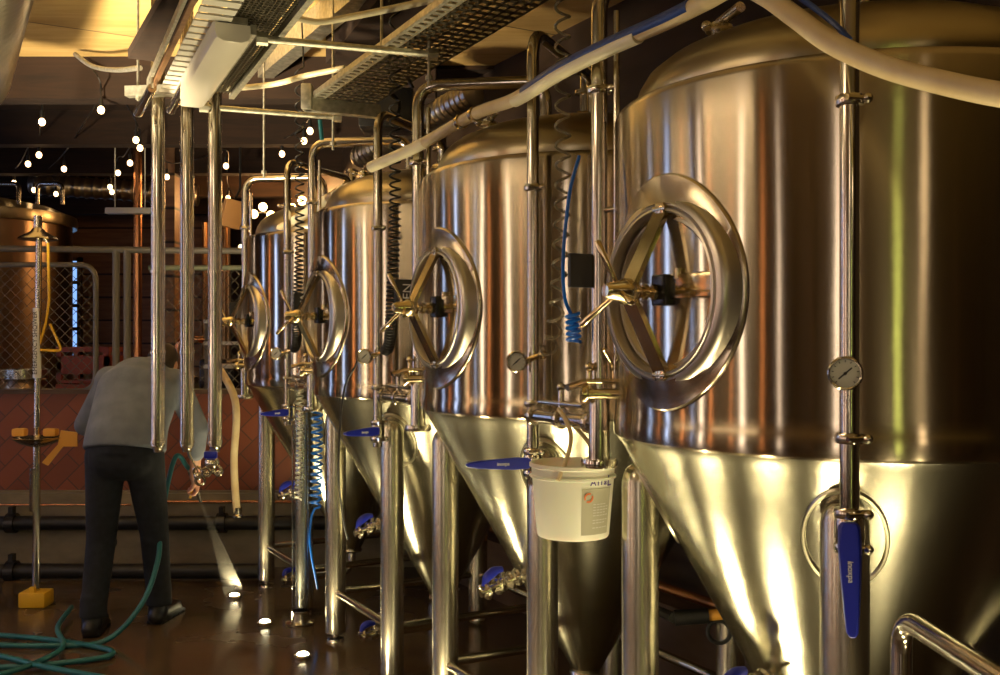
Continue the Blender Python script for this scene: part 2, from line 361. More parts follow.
# ================================================================== fermentation tanks
def make_tank():
    root = thing('fermentation_tank', 'x', 'tank')
    sh = MB().rev([(R0-.05,ZB-.012),(R0-.012,ZB-.006),(R0+.001,ZB+.004),(R0+.0025,ZB+.012),(R0+.0025,ZB+.052),(R0+.001,ZB+.055),
                   (R0,ZB+.09)] + [(R0, ZB+.09+(ZT-.11-ZB)*k/8) for k in range(1,9)] + [(R0-.003,ZT-.008),(R0-.012,ZT),(.575,ZT+.004),(.56,ZT+.004)], 128)
    sh.build('shell', 'shell', root)
    dm = [(.566,ZT-.01),(.574,ZT+.01),(.576,ZT+.035),(.566,ZT+.065),(.545,ZT+.10),(.50,ZT+.135),(.43,ZT+.165),(.33,ZT+.19),(.2,ZT+.208),(.1,ZT+.214),(.0,ZT+.215)]
    MB().rev(dm, 96).build('domed_lid', 'dome', root)
    cone = [(R0-.004,ZB+.004),(R0-.012,ZB-.012)] + [((R0-.02)+(.052-R0+.02)*k/10, ZB-.02-(ZB-.02-.26)*k/10) for k in range(11)]
    MB().rev(cone, 128).build('cone', 'cone', root)
    # top fitting with stacked clamps, side port on the dome
    t = MB().tube([(0,0,ZT+.20),(0,0,ZT+.44)], .024).rev([(.05,0),(.055,.01),(.05,.02)], 24, (0,0,ZT+.24)).rev([(.02,0),(.045,.004),(.045,.018),(.02,.022)], 24, (0,0,ZT+.33))
    t.rev([(.02,0),(.04,.004),(.04,.018),(.02,.022)], 24, (0,0,ZT+.41)).build('top_port', 'fit', root)
    p = MB(); c = V((-.386,.08,ZT+.12))
    p.tube([c, c+V((0,0,.09))], .022).rev([(.01,0),(.036,.0),(.040,.006),(.036,.014),(.01,.014)], 24, c+V((0,0,.065)))
    p.tube([c+V((0,0,.09)), c+V((-.02,-.10,.10))], .014).tube([c+V((-.045,0,.075)), c+V((.05,.01,.08))], .007).ball(c+V((-.045,0,.075)), .014)
    p.build('lid_port', 'fit', root)
    # legs
    for sx in (-1,1):
        for sy in (-1,1):
            x, y = (-.425 if sx < 0 else .40), .37*sy
            l = MB().rev([(0,1.185),(.02,1.183),(.036,1.174),(.046,1.159),(.0525,1.132),(.0525,.10),(.0525,.045),(.04,.04)], 32, (x,y,0))
            lg = l.build('leg', 'leg', root)
            ft = MB().rev([(.018,.05),(.018,.02),(.045,.014),(.048,.0),(0,0)], 24, (x,y,0)); ft.build('foot', 'fit', lg)
            # round reinforcing pad where the leg meets the cone
            d = V((x,y,0)).normalized(); nrm = (d*math.cos(PI/6)-V((0,0,1))*math.sin(PI/6)).normalized()
            zc = 1.085; rc = .052+(R0-.072)*(zc-.26)/(ZB-.28)
            pd = MB(); prof = [(.106,-.02),(.108,-.003),(.111,.001),(.117,.001),(.120,-.003),(.122,-.02)]
            pd.rev(prof, 40, d*(rc+.004)+V((0,0,zc)), nrm)
            cc = d*(rc+.004)+V((0,0,zc)); tv = V((-d.y,d.x,0))
            pd.v = [q+(-tv*(q-cc).dot(tv)*.2) for q in pd.v]; sl_ = nrm.cross(tv); pd.v = [q+sl_*(q-cc).dot(sl_)*.2 for q in pd.v]
            # wrap the pad round the cone
            for i, q in enumerate(pd.v):
                rr = .052+(R0-.072)*(q.z-.26)/(ZB-.28); h = (q-(d*(rc+.004)+V((0,0,zc)))).dot(nrm)
                ang = math.atan2(q.dot(V((-d.y,d.x,0))), q.dot(d)); ro = rr+.006+h
                pd.v[i] = V((0,0,q.z)) + d*math.cos(ang)*ro + V((-d.y,d.x,0))*math.sin(ang)*ro
            pd.build('leg_pad', 'pad', root)
    for a, b in (((-.425,-.37),(-.425,.37)),((.40,-.37),(.40,.37)),((-.425,-.37),(.40,-.37)),((-.425,.37),(.40,.37))):
        MB().tube([(a[0],a[1],.25),(b[0],b[1],.25)], .019).build('stretcher', 'pipe', root)
    # manway ------------------------------------------------------
    zm = 1.65; DR = V((-.019,0,0))
    def saddle(mb, rings, seg=72):
        vs, fs = [], []
        for (rho, off) in rings:
            for k in range(seg):
                an = 2*PI*k/seg; y, z = rho*math.cos(an)*(.85 if rho > .23 else 1), rho*math.sin(an)
                vs.append(V((-math.sqrt(R0**2-y*y)-off, y, zm+z)))
        for i in range(len(rings)-1):
            for k in range(seg): a, b = i*seg+k, i*seg+(k+1)%seg; fs.append((a,b,b+seg,a+seg))
        return mb.add(vs, fs)
    saddle(MB(), [(.288,-.004),(.287,.006),(.283,.010),(.25,.012),(.215,.02)]).build('manway_saddle', 'saddle', root)
    nk = MB(); seg = 72; vs = []; fs = []
    prof = [(.238,None,0),(.237,None,.03),(.234,-.630,0),(.231,-.642,0),(.222,-.650,0),(.210,-.652,0),(.206,-.646,0),(.203,-.655,0),(.197,-.657,0),(.193,-.650,0),(.192,-.63,0),(.191,-.56,0)]
    for (rho, xx, off) in prof:
        for k in range(seg):
            an = 2*PI*k/seg; y, z = rho*math.cos(an), rho*math.sin(an)
            x = xx if xx is not None else -math.sqrt(R0**2-y*y)-off*.4
            if xx is None and off: x = max(x, -.65) if x > -.65 else x
            vs.append(V((x, y, zm+z)))
    for i in range(len(prof)-1):
        for k in range(seg): a, b = i*seg+k, i*seg+(k+1)%seg; fs.append((a,b,b+seg,a+seg))
    nk.add(vs, fs).build('manway_neck', 'door', root)
    AX = (-1,0,0)
    door = MB().rev([(0,.612),(.155,.613),(.166,.616),(.171,.628),(.177,.634),(.184,.633),(.189,.626),(.190,.60)], 72, (0,0,zm), AX)
    dr = door.build('manway_door', 'door', root)
    MB().rbox((-.635,-.01,zm+.005), (.05,.055,.075), .006).build('door_block', 'blackp', dr)
    hb = MB().rbox((-.635,-.10,zm+.012), (.020,.175,.060), .004).tube([(-.64,-.06,zm+.03),(-.64,-.06,zm+.055)], .010)
    hb.build('davit_arm', 'brass', dr)
    # bowed cross arm: two flat bars from rim hooks to the hub
    ca = MB()
    for s in (-1,1):
        a = V((-.652,-.012,zm+.190*s)); b = V((-.735,0,zm+.02*s)); ca.bar(a, b, .046, .014, (0,1,0) if False else (1,0,.3*s))
        ca.rbox((-.640,-.012,zm+.200*s), (.04,.035,.03), .005).tube([(-.652,-.035,zm+.200*s),(-.652,.012,zm+.200*s)], .009)
    ca.build('cross_arm', 'brass', root)
    sp = MB().tube([(-.63,0,zm),(-.80,0,zm)], .013).rev([(0,.0),(.028,.0),(.031,.008),(.031,.035),(.024,.045),(.020,.075),(.014,.085),(0,.086)], 28, (-.722,0,zm), AX)
    sp.rev([(.013,0),(.020,.0),(.020,.012),(.013,.012)], 20, (-.665,0,zm), AX).rev([(.013,0),(.020,.0),(.020,.012),(.013,.012)], 20, (-.69,0,zm), AX)
    hub = sp.build('spindle_hub', 'brass', root)
    for an in (80, 195, 318):
        a = math.radians(an); d = V((-.42, math.cos(a), math.sin(a))).normalized(); p0 = V((-.765,0,zm))
        MB().tube([p0+d*.01, p0+d*.06, p0+d*.125, p0+d*.132], [.0065,.0065,.0095,.005], 12).build('handle_spoke', 'brass', hub)
    # small clamp on the collar
    # racking valve on the cone -----------------------------------
    def valve(p, d, s=1., up=(0,0,1)):
        p, d = V(p), V(d).normalized(); upv = V(up); sd = d.cross(upv).normalized()
        b = MB().tube([p-d*.12*s, p+d*.02*s], .020*s)
        for t in (-.09, -.05, -.015, .055, .11):
            b.rev([(.018*s,0),(.036*s,.0),(.040*s,.008*s),(.036*s,.018*s),(.018*s,.018*s)], 20, p+d*t*s, d)
        b.ball(p+d*.04*s, .034*s, 14).tube([p+d*.07*s, p+d*.15*s], .018*s)
        b.tube([p+d*.11*s+sd*.02*s, p+d*.11*s+sd*.07*s], .007*s).tube([p-d*.01*s-sd*.03*s, p-d*.01*s-sd*.075*s+upv*.02*s], .007*s).ball(p+d*.11*s+sd*.07*s, .012*s, 8)
        b.tube([p+d*.04*s, p+d*.04*s+upv*.055*s], .012*s)
        ob = b.build('outlet_valve', 'fit', root)
        hd = MB(); q = p+d*.075*s+upv*.055*s
        hp = fillet([q-d*.035*s+upv*.01*s, q+upv*.018*s, q+d*.045*s+upv*.004*s, q+d*.055*s-upv*.03*s], .02*s, 4); n_ = len(hp)
        hd.tube(hp, [(.013+.009*math.sin(PI*i/(n_-1)))*s for i in range(n_)], 12)
        hd.build('valve_handle', 'blue', ob)
    valve((-.34,0,.645), (-1,0,-.28), .85)
    MB().rev([(.10,0),(.104,.006),(.10,.012)], 40, (-.15,0,.66), AX).build('racking_collar', 'fit', root)
    # bottom outlet: elbow under the cone, pipe towards the aisle, valve
    e = fillet([(0,0,.28),(0,0,.12),(-.34,0,.12)], .09)
    MB().tube(e, .024).rev([(.02,0),(.062,.0),(.066,.008),(.062,.018),(.02,.018)], 28, (0,0,.245)).build('outlet_pipe', 'pipe', root)
    valve((-.33,0,.12), (-1,0,0), .75)
    return root
tank = make_tank()
TL = ['nearest and largest steel fermentation tank, filling the right side of the picture',
      'steel fermentation tank behind the white bucket, second nearest of the four',
      'steel fermentation tank with dark coiled cable at its right, third nearest of the four',
      'farthest and smallest steel fermentation tank, beside the three bare hanging pipes']
tanks = [tank] + [copy_tree(tank) for _ in range(3)]
for k, t in enumerate(tanks):
    t.location = W(k, .03+(0,.015,.022,.035)[k],0,0); t.rotation_euler = (0,0,ROW); tag(t, TL[k], 'tank', 'fermentation tanks in a row')

# ================================================================== pipes that serve the tanks
def clamp(mb, c, axis, r):
    mb.rev([(r*.9,-.012),(r*1.38,-.010),(r*1.5,-.004),(r*1.5,.004),(r*1.38,.010),(r*.9,.012)], 28, c, axis)
    ax = V(axis).normalized(); s = ax.orthogonal().normalized()
    if abs(ax.z) > .9: s = V((-.25,-.97,0)).normalized()
    c = V(c); mb.tube([c+s*r*1.3-ax.cross(s)*.022, c+s*r*1.3+ax.cross(s)*.022], .006, 10).ball(c+s*r*1.45+ax.cross(s)*.022, .011, 8, (1,1,1)); return mb
def pipe_b(handle_down):
    """riser with gauge and blue-handled butterfly valve, elbow over to the lid"""
    x, y = -.524, -.498; O = V((x,y,0))
    root = thing('riser_pipe', 'x', 'pipe')
    pts = fillet([(x,y,1.17),(x,y,2.52),(-.02,-.10,2.52),(-.02,-.10,2.37)], .09, 8)
    MB().tube(pts, .0195, 20).build('pipe', 'pipe', root, rel=O)
    for z in (1.335, 2.02): clamp(MB(), (x,y,z), (0,0,1), .0195).build('pipe_clamp', 'fit', root, rel=O)
    # valve body between two clamps
    vb = clamp(MB(), (x,y,1.205), (0,0,1), .021); clamp(vb, (x,y,1.135), (0,0,1), .021)
    vb.rev([(0,-.03),(.026,-.03),(.03,-.016),(.03,.016),(.026,.03),(0,.03)], 28, (x,y,1.17)).tube([(x,y,1.12),(x,y,1.10)], .02)
    tc = (V((0,0,0))-W(0,0,0,0)-NV*x-UV*y); tcl = V((tc.dot(NV), tc.dot(UV), 0)).normalized()   # towards the camera side of the aisle
    hdir = tcl if handle_down else V((-.93,-.36,0)).normalized()
    vb.tube([(x,y,1.17), V((x,y,1.17))+hdir*.045], .011)
    v = vb.build('butterfly_valve', 'fit', root, rel=O)
    sideways = V((hdir.y,-hdir.x,0))
    h = MB(); q = V((x,y,1.172))+hdir*.048
    if handle_down: ax, wd, th = V((.02,-.02,-1)).normalized(), sideways, hdir
    else: ax, wd, th = V((-1,.06,.02)).normalized(), V((0,0,1)), V((.06,1,0)).normalized()
    prof = [(-.022,.015),(-.012,.022),(.03,.024),(.10,.020),(.16,.016),(.198,.012),(.206,.006)] if handle_down else [(-.022,.013),(-.012,.018),(.03,.020),(.10,.016),(.16,.012),(.188,.008),(.196,.004)]
    vs = []; fs = []
    for (d, hw) in prof:
        for (a, b) in ((-1,-1),(-.8,1),(.8,1),(1,-1)): vs.append(q+ax*d+wd*hw*a+th*.008*b)
    for i in range(len(prof)-1):
        for k in range(4): a, b = i*4+k, i*4+(k+1)%4; fs.append((a,b,b+4,a+4))
    fs += [(0,1,2,3), tuple(range((len(prof)-1)*4, len(prof)*4))]
    h.add(vs, fs); ho = h.build('handle', 'blue', v, 50, rel=O); bevelled(ho, .003)
    face = q+ax*.075
    if handle_down: text('lettering', 'inoxpa', .016, basis(face+th*.0086, ax, V(wd) if th.cross(ax).dot(wd) > 0 else -V(wd)), 'white_ink', v, rel=O)
    else: text('lettering', 'inoxpa', .016, basis(face-th*.0086, -ax, V((0,0,1))), 'white_ink', v, rel=O)
    # gauge facing the camera side
    gdir = (tcl*1.0).normalized(); gs = V((gdir.y,-gdir.x,0)) ; sgn = 1 if V((-1,0,0)).dot(gs) > 0 else -1
    gc = V((x,y,1.468))+gdir*.055+gs*sgn*(.008 if handle_down else .035)
    g = MB().tube([(x,y,1.468), gc-gdir*.008], .008).rev([(0,-.022),(.029,-.022),(.032,-.016),(.032,.004),(.034,.008),(.031,.012),(.028,.009)], 36, gc, gdir)
    go = g.build('pressure_gauge', 'fit', root, rel=O)
    MB().rev([(0,.004),(.029,.004)], 36, gc, gdir).build('dial_face', 'dial', go, rel=O)
    R = V((0,0,1)); rt = R.cross(gdir)
    nm = MB().bar(gc+gdir*.0062-(rt*.7+R*.62)*.018, gc+gdir*.0062+(rt*.7+R*.62)*.018, .003, .001, gdir).ball(gc+gdir*.006, .0035, 8)
    for k in range(11):
        a = math.radians(225-27*k); d = rt*math.cos(a)+R*math.sin(a); nm.bar(gc+gdir*.0052+d*.022, gc+gdir*.0052+d*.026, .0016, .0006, gdir)
    nm.build('needle', 'black', go, rel=O)
    return root
LB = ['steel riser with gauge and blue handle hanging straight down, before the nearest tank',
      'steel riser with gauge and blue handle pointing left, just above the white bucket',
      'steel riser with gauge and blue handle pointing left, before the third nearest tank',
      'farthest steel riser with blue handle, before the farthest tank']
b0 = pipe_b(True); b1 = pipe_b(False)
risers = [b0, b1, copy_tree(b1), copy_tree(b1)]
for k, b in enumerate(risers):
    for ch in b.children:
        if ch.name.startswith('butterfly_valve'): ch.location.z = -.022; ch.rotation_euler.z = (0,0,math.radians(32),math.radians(38))[k]
    b.location = W(k,-.524+(.03 if k else 0),-.498,0); b.rotation_euler = (0,0,ROW); tag(b, LB[k], 'pipe', 'riser pipes with gauges')
def pipe_a(link, letters):
    """larger down pipe beside each manway, with sign and lower manifold"""
    x, y = -.524, .40; O = V((x,y,0))
    root = thing('overflow_pipe', 'x', 'pipe')
    pts = fillet([(x,y,1.40),(x,y,2.545),(-.12,.09,2.545),(-.12,.09,2.36)], .09, 8)
    MB().tube(pts, .0235, 20).build('pipe', 'pipe', root, rel=O)
    MB().tube([(x,y,1.195),(x,y,1.40)], .030, 20).rev([(0,-.012),(.05,-.012),(.053,0),(.05,.012),(0,.012)], 24, (x,y,1.19)).build('pipe_socket', 'fit', root, rel=O)
    clamp(MB(), (x,y,2.24), (0,0,1), .0235).build('pipe_clamp', 'fit', root, rel=O)
    # slim vent tube beside the pipe
    MB().tube([(x+.02,y-.055,1.42),(x+.02,y-.055,2.45)], .009).tube([(x,y,2.24),(x+.02,y-.055,2.24)], .008).tube([(x,y,1.9),(x+.02,y-.055,1.9)], .008).build('vent_tube', 'pipe', root, rel=O)
    # manifold: bar to the tank wall, small valves
    mf = MB().tube([(x-.06,y,1.385),(x+.14,y-.11,1.385)], .015).tube([(x-.055,y-.01,1.42),(x+.07,y-.07,1.42)], .008)
    for p in ((x-.05,y,1.385),(x+.07,y-.06,1.385)): mf.rev([(.012,-.01),(.028,-.01),(.03,0),(.028,.01),(.012,.01)], 18, p, (1,-.5,0))
    for p in ((x-.04,y-.01,1.40),(x+.03,y-.03,1.40)): mf.tube([p, V(p)+V((0,0,.06))], .009).ball(V(p)+V((0,0,.06)), .015, 10)
    mf.tube([(x-.055,y-.01,1.42),(x-.12,y-.02,1.405)], .010).tube([(x+.03,y-.03,1.46),(x-.02,y-.05,1.51)], .006)
    mf.build('manifold', 'brass', root, rel=O)
    if link:   # cross pipe to the riser of the farther tank
        q = V((-.524, PER-.498, 0)); 
        cp = MB().tube([(x,y,1.30), q+V((0,-.02,1.30))], .021, 16)
        for t in (.12, .5, .88): clamp(cp, V((x,y,1.30)).lerp(q+V((0,0,1.30)), t), (0,1,0), .021)
        cp.tube([V((x,y,1.345)).lerp(q+V((0,0,1.345)), .2), V((x,y,1.345)).lerp(q+V((0,0,1.345)), .8)], .009)
        cp.tube([V((x,y,1.30)).lerp(q+V((0,0,1.30)), .5), V((x,y,1.39)).lerp(q+V((0,0,1.39)), .5)], .009).ball(V((x,y,1.395)).lerp(q+V((0,0,1.395)), .5), .014, 10)
        cp.build('cross_pipe', 'pipe', root, rel=O)
    # sign fixed to the pipe
    sc_ = V((x-.045,y+.01,1.73)); s = MB().rbox(sc_, (.10,.014,.095), .003)
    so = s.build('sign', 'sign', root, rel=O)
    if letters: text('lettering', letters, .05, basis(sc_+V((0,-.0078,0)), (0,0,1), (-1,0,0)), 'white_ink', so, rel=O)
    return root
LA = ['large steel pipe left of the nearest tank, blank black sign beside the star handle',
      'steel pipe with dark lettered sign, left of the second nearest tank',
      'steel pipe with small black sign, left of the third nearest tank',
      'farthest elbowed steel pipe, left of the farthest tank']
for k in range(4):
    a = pipe_a(k > 0 or True, [None,'EN','WA','LE'][k]) if k < 3 else pipe_a(False, 'LE')
    a.location = W(k,-.524+(.038 if k else .008),.40,0); a.rotation_euler = (0,0,ROW); tag(a, LA[k], 'pipe', 'elbowed pipes beside the manways')

# coiled cables between the tanks, hanging from the ceiling
def coil(k, m, label, loose):
    dx = .05+.01*k; top = W(k,-.56+dx,.60,2.98)
    path = [top, W(k,-.56+dx,.60,2.5), W(k,-.56+dx,.60,2.0), W(k,-.57+dx,.61,1.68), W(k,-.55+dx,.68,1.53), W(k,-.545+dx,.74,1.49)]
    f = (lambda s: 26*s) if loose else (lambda s: 18*s + 34*s**3.2)
    root = thing('coiled_cable', label, 'cable', path[-1], 0, 'coiled cables between the tanks')
    MB().tube(coil_path(path, .022, f), .0045, 8).tube([top+V((.022,0,0)), top+V((.01,0,.31))], .0045, 8).build('coil', m, root, rel=path[-1])
    MB().tube([path[-1], W(k,-.524,.795,1.47)], .009, 10).ball(path[-1], .016, 10).build('plug', 'brass', root, rel=path[-1])
coil(0, 'smoke', 'pale smoky coiled cable hanging before the second nearest tank', True)
coil(1, 'black', 'black coiled cable hanging from the ceiling, thickest of the coils, before the third nearest tank', False)
coil(2, 'black', 'small black coiled cable hanging before the farthest tank', False)

# thin probe wire down to the racking valve of the third tank
p = [W(2,-.56,-.45,1.46), W(2,-.57,-.42,1.42), W(2,-.60,-.36,1.30), W(2,-.60,-.30,.95), W(2,-.50,-.10,.68), W(2,-.46,-.04,.60)]
tag(MB().tube(smooth_path(p), .005, 8).build('probe_cable', 'black'), 'thin black wire hanging down to the cone valve of the third nearest tank', 'cable')

# bright blue air hose beside the nearest tank's left pipe
p = [W(0,-.55,.45,2.06), W(0,-.58,.455,1.95), W(0,-.60,.455,1.78), W(0,-.60,.45,1.66), W(0,-.58,.44,1.60)]
ah = MB().tube(smooth_path(p, 10), .005, 8); ah.tube(coil_path([W(0,-.58,.44,1.61), W(0,-.575,.44,1.53)], .018, lambda s: 5*s), .005, 8)
tag(ah.build('air_hose', 'cyan'), 'bright blue thin air hose looped beside the black sign', 'hose')

# bucket hung by its bail from the cross pipe
bz = .965; mid = V((0,0,0)); bc = at(573,500,2.93); bc.z = bz
bk = thing('bucket', 'white plastic bucket hanging between the two nearest tanks', 'bucket', bc)
MB().rev([(0,.004),(.100,.004),(.102,0),(.105,.006),(.122,.20),(.128,.203),(.128,.212),(.122,.214),(.119,.205),(.102,.012),(0,.012)], 56).rev([(.121,.17),(.126,.172),(.126,.178),(.121,.18)], 56).build('pail', 'bucket', bk)
lab = MB(); vs = []; fs = []
for i, z in enumerate((.018,.15)):
    for k in range(13):
        an = math.radians(-82+52*k/12); rr = .1052+(z-.006)*.0877+.0008; vs.append(V((rr*math.cos(an), rr*math.sin(an), z)))
lab.add(vs, [(k,k+1,k+14,k+13) for k in range(12)]).build('bucket_label', 'label', bk)
def onb(an, z, off=.0022):
    a = math.radians(an); rr = .1052+(z-.006)*.0877+off; n = V((math.cos(a), math.sin(a), -.09)).normalized(); t = V((-math.sin(a), math.cos(a), 0))
    return V((rr*math.cos(a), rr*math.sin(a), z)), t, n.cross(t)
for ch, an in zip('Alfa', (-66,-58,-52,-45)):
    o_, t_, u_ = onb(an, .168); text('brand_letter', ch, .028, basis(o_, t_, u_), 'purple_ink', bk)
o_, t_, u_ = onb(-36, .168); text('brand_letter', 'L', .044, basis(o_, t_, u_), 'purple_ink', bk)
o_, t_, u_ = onb(-72, .125); lg_ = MB().add([ (basis(o_, t_, u_) @ V((r*math.cos(a), r*math.sin(a), 0))) for r in (.009,.0145) for a in [math.radians(k*15) for k in range(24)]],
    [(k, (k+1)%24, 24+(k+1)%24, 24+k) for k in range(24) if k not in (2,3,14,15)]); lg_.build('logo_ring', 'orange_ink', bk)
lines = MB()
for j, z in enumerate((.105,.097,.089,.081,.073,.060,.052,.038)):
    for an in (-62,-56,-50,-44,-38)[: 5 if j % 3 else 4]:
        o_, t_, u_ = onb(an, z); B = basis(o_, t_, u_); lines.add([B @ V(q) for q in ((-.005,-.0013,0),(.0045,-.0013,0),(.0045,.0013,0),(-.005,.0013,0))], [(0,1,2,3)])
lines.build('small_print', 'white_ink', bk)
lp = W(0,-.524,.60,1.30)-bc
MB().tube(smooth_path([(-.052,-.118,.175), (-.03,-.10,.22), (-.01,-.06,.29), V((lp.x*.6,lp.y*.6-.03,.34)), V((lp.x,lp.y,lp.z+.028)), V((lp.x+.03,lp.y+.05,.33)), (.06,.10,.25), (.056,.118,.175)], 8), .0065, 10).build('bail_handle', 'hose', bk)

# clear tube added for reflections on the farthest tank's near leg; blue coiled hose behind
gx = at(300,0,5.43); gx.z = 0
gt = thing('sight_cylinder', 'tall clear tube on a round steel base beside the farthest tank', 'tube', gx)
MB().rev([(.045,.05),(.045,1.08),(.042,1.08),(.042,.05)], 32).build('clear_tube', 'glass', gt)
MB().rev([(0,0),(.075,0),(.078,.012),(.055,.02),(.050,.06),(.052,.075),(.046,.075)], 32).build('base', 'fit', gt)
p = [at(317,408,5.50), at(317,450,5.50), at(315,520,5.50), at(314,590,5.50)]
tag(MB().tube(coil_path(p, .028, lambda s: 26*min(s,.55)+1.2*max(0,s-.55)), .0065, 8).build('coiled_hose', 'cyan'), 'bright blue coiled hose hanging between the two farthest tanks', 'hose')
p = [at(300,372,5.36), at(300,430,5.36), at(298,500,5.36)]
tag(MB().tube(coil_path(p, .017, lambda s: 26*s), .004, 7).build('coiled_lead', 'galv'), 'fine steel coiled lead in front of the clear tube', 'cable')

# long cream hose slung over the tank tops
HP = [at(371,167,4.12), at(392,158,4.0), at(420,145,3.84), at(475,114,3.45), at(515,99,3.18), at(560,71,2.86), at(610,46,2.66), at(665,22,2.45), at(705,2,2.32), at(738,-14,2.22),
      at(765,-4,2.12), at(795,17,2.02), at(830,42,1.93), at(880,65,1.84), at(940,82,1.74), at(1010,96,1.64), at(1100,104,1.5)]
path = smooth_path(HP, 8)
hz = thing('brewery_hose', 'long cream hose slung across in front of the tank tops', 'hose', path[0])
MB().tube(path, .021, 18).build('hose_body', 'hose', hz, rel=path[0])
i0 = 4*8+2; i1 = 7*8+6
st = MB().tube([q+V((-.003,-.0062,.003)) for q in path[i0:i1]], .0185, 14); st.build('blue_wrap', 'bluestripe', hz, rel=path[0])
MB().tube([q+V((0,-.0055,-.007)) for q in path[4*8:6*8+5]], .0205, 14).build('pale_sleeve', 'hose_light', hz, rel=path[0])
MB().tube(path[0:2*8+2], .0225, 14).build('pale_sleeve', 'hose_light', hz, rel=path[0])
for i in (3*8-2, 3*8): MB().rev([(.018,-.012),(.027,-.010),(.027,.010),(.018,.012)], 20, path[i], path[i+1]-path[i]).build('hose_clip', 'brass', hz, rel=path[0])
p = smooth_path([at(262,236,5.9), at(290,223,5.62), at(318,205,5.3), at(347,186,5.05)], 8); h2 = thing('brewery_hose', 'short cream hose end lying over the lid of the farthest tank', 'hose', p[0])
MB().tube(p, .024, 16).build('hose_body', 'hose', h2, rel=p[0]); MB().tube(p[9:20], .026, 16).build('pale_sleeve', 'hose_light', h2, rel=p[0])
# dark blue cable lying along the near end of that hose
p = [at(745,-22,2.2)+V((0,0,.03)), at(775,-6,2.1)+V((0,0,.025)), at(800,10,2.02)+V((0,0,.025)), at(832,32,1.95)+V((0,0,.02)), at(850,40,1.93)]
tag(MB().tube(smooth_path(p), .006, 8).build('blue_cable', 'bluestripe'), 'dark blue cable lying along the hose above the nearest tank', 'cable')

# hanging cream hose by the farthest tank
p = [W(3,-.60,.60,1.62), W(3,-.63,.64,1.45), at(235,400,5.9), at(234,460,5.9), at(236,500,5.9), at(238,516,5.9)]
hh = thing('drain_hose', 'short cream hose hanging straight down left of the farthest tank', 'hose', p[-1])
MB().tube(smooth_path(p), .022, 14).build('hose_body', 'hose', hh, rel=p[-1])
MB().rev([(.0,-.006),(.03,-.006),(.032,.004),(.024,.012),(.024,.05),(0,.05)], 20, p[-1]).build('hose_end', 'fit', hh, rel=p[-1])

# three bare hanging transfer pipes
for i, (px, pb, Z, lb) in enumerate(((158,446,4.6,'left one of three thick vertical steel pipes, passing in front of the person'),
                            (187,446,4.68,'middle one of three thick vertical steel pipes'),
                            (215,446,4.6,'right one of three thick vertical steel pipes, ending above a blue-handled valve'))):
    b = at(px,pb,Z); t = thing('hanging_pipe', lb, 'pipe', b, 0, 'thick vertical pipes left of the tanks')
    zt = H_CEIL-b.z
    MB().tube([(0,0,0),(0,0,zt)], .031, 24).build('pipe', 'pipe', t)
    for z in (.02, EYE-(272-342)/1000*Z-b.z, EYE-(352-342)/1000*Z-b.z): MB().rev([(.03,-.008),(.0345,-.006),(.0345,.006),(.03,.008)], 24, (0,0,z)).build('weld_ring', 'fit', t)
    MB().rev([(0,-.03),(.02,-.028),(.024,-.01),(.031,0)], 20).build('end_cap', 'fit', t)
# stub valve hanging below the right pipe (fixed to the wall behind by its bracket)
v0 = at(212,463,4.6)
sv = thing('sampling_valve', 'small steel valve with blue handle hanging below the right thick pipe', 'valve', v0)
MB().ball((0,0,0), .034, 14).tube([(0,0,0),(0,0,.085)], .012).torus((-.022,-.01,-.04), (0,1,0), .018, .007).torus((.03,-.01,-.035), (.4,1,0), .020, .007).tube([(-.05,0,-.045),(.05,0,-.04)], .010).build('body', 'fit', sv)
MB().rbox((0,-.02,.04), (.06,.03,.035), .01).build('valve_handle', 'blue', sv)
tag(MB().torus((0,0,.02), (.3,1,.1), .022, .007).torus((.01,0,-.022), (-.3,1,.2), .020, .007).ball((0,0,0),.02,10).shift(at(198,476,4.7)).build('shackle', 'fit'), 'tiny steel shackle hanging beside the middle thick pipe', 'shackle')
tag(MB().tube([at(198,472,4.7), at(190,455,4.69), at(187,440,4.68)], .004, 6).build('shackle_wire', 'fit'), 'short steel wire holding the shackle to the middle pipe', 'wire')

# hand rail at the lower right
p = [(at(901,650,1.9).x, 1.9, 0), (at(901,650,1.9).x, 1.9, EYE-.274*1.9), (at(1000,636,1.5).x+.03, 1.5, EYE-.274*1.9-.004), (at(1000,636,1.5).x+.05, 1.3, EYE-.274*1.9-.004), (at(1000,636,1.5).x+.05, 1.3, 0)]
hr = thing('hand_rail', 'bent steel tube rail at the lower right, in front of nearest tank', 'rail', p[0])
MB().tube(fillet(p, .07, 8), .020, 20).build('rail_tube', 'pipe', hr, rel=p[0])
for q in (p[0], p[-1]): MB().rev([(.019,.012),(.045,.010),(.048,0),(0,0)], 24, q).build('floor_flange', 'fit', hr, rel=p[0])

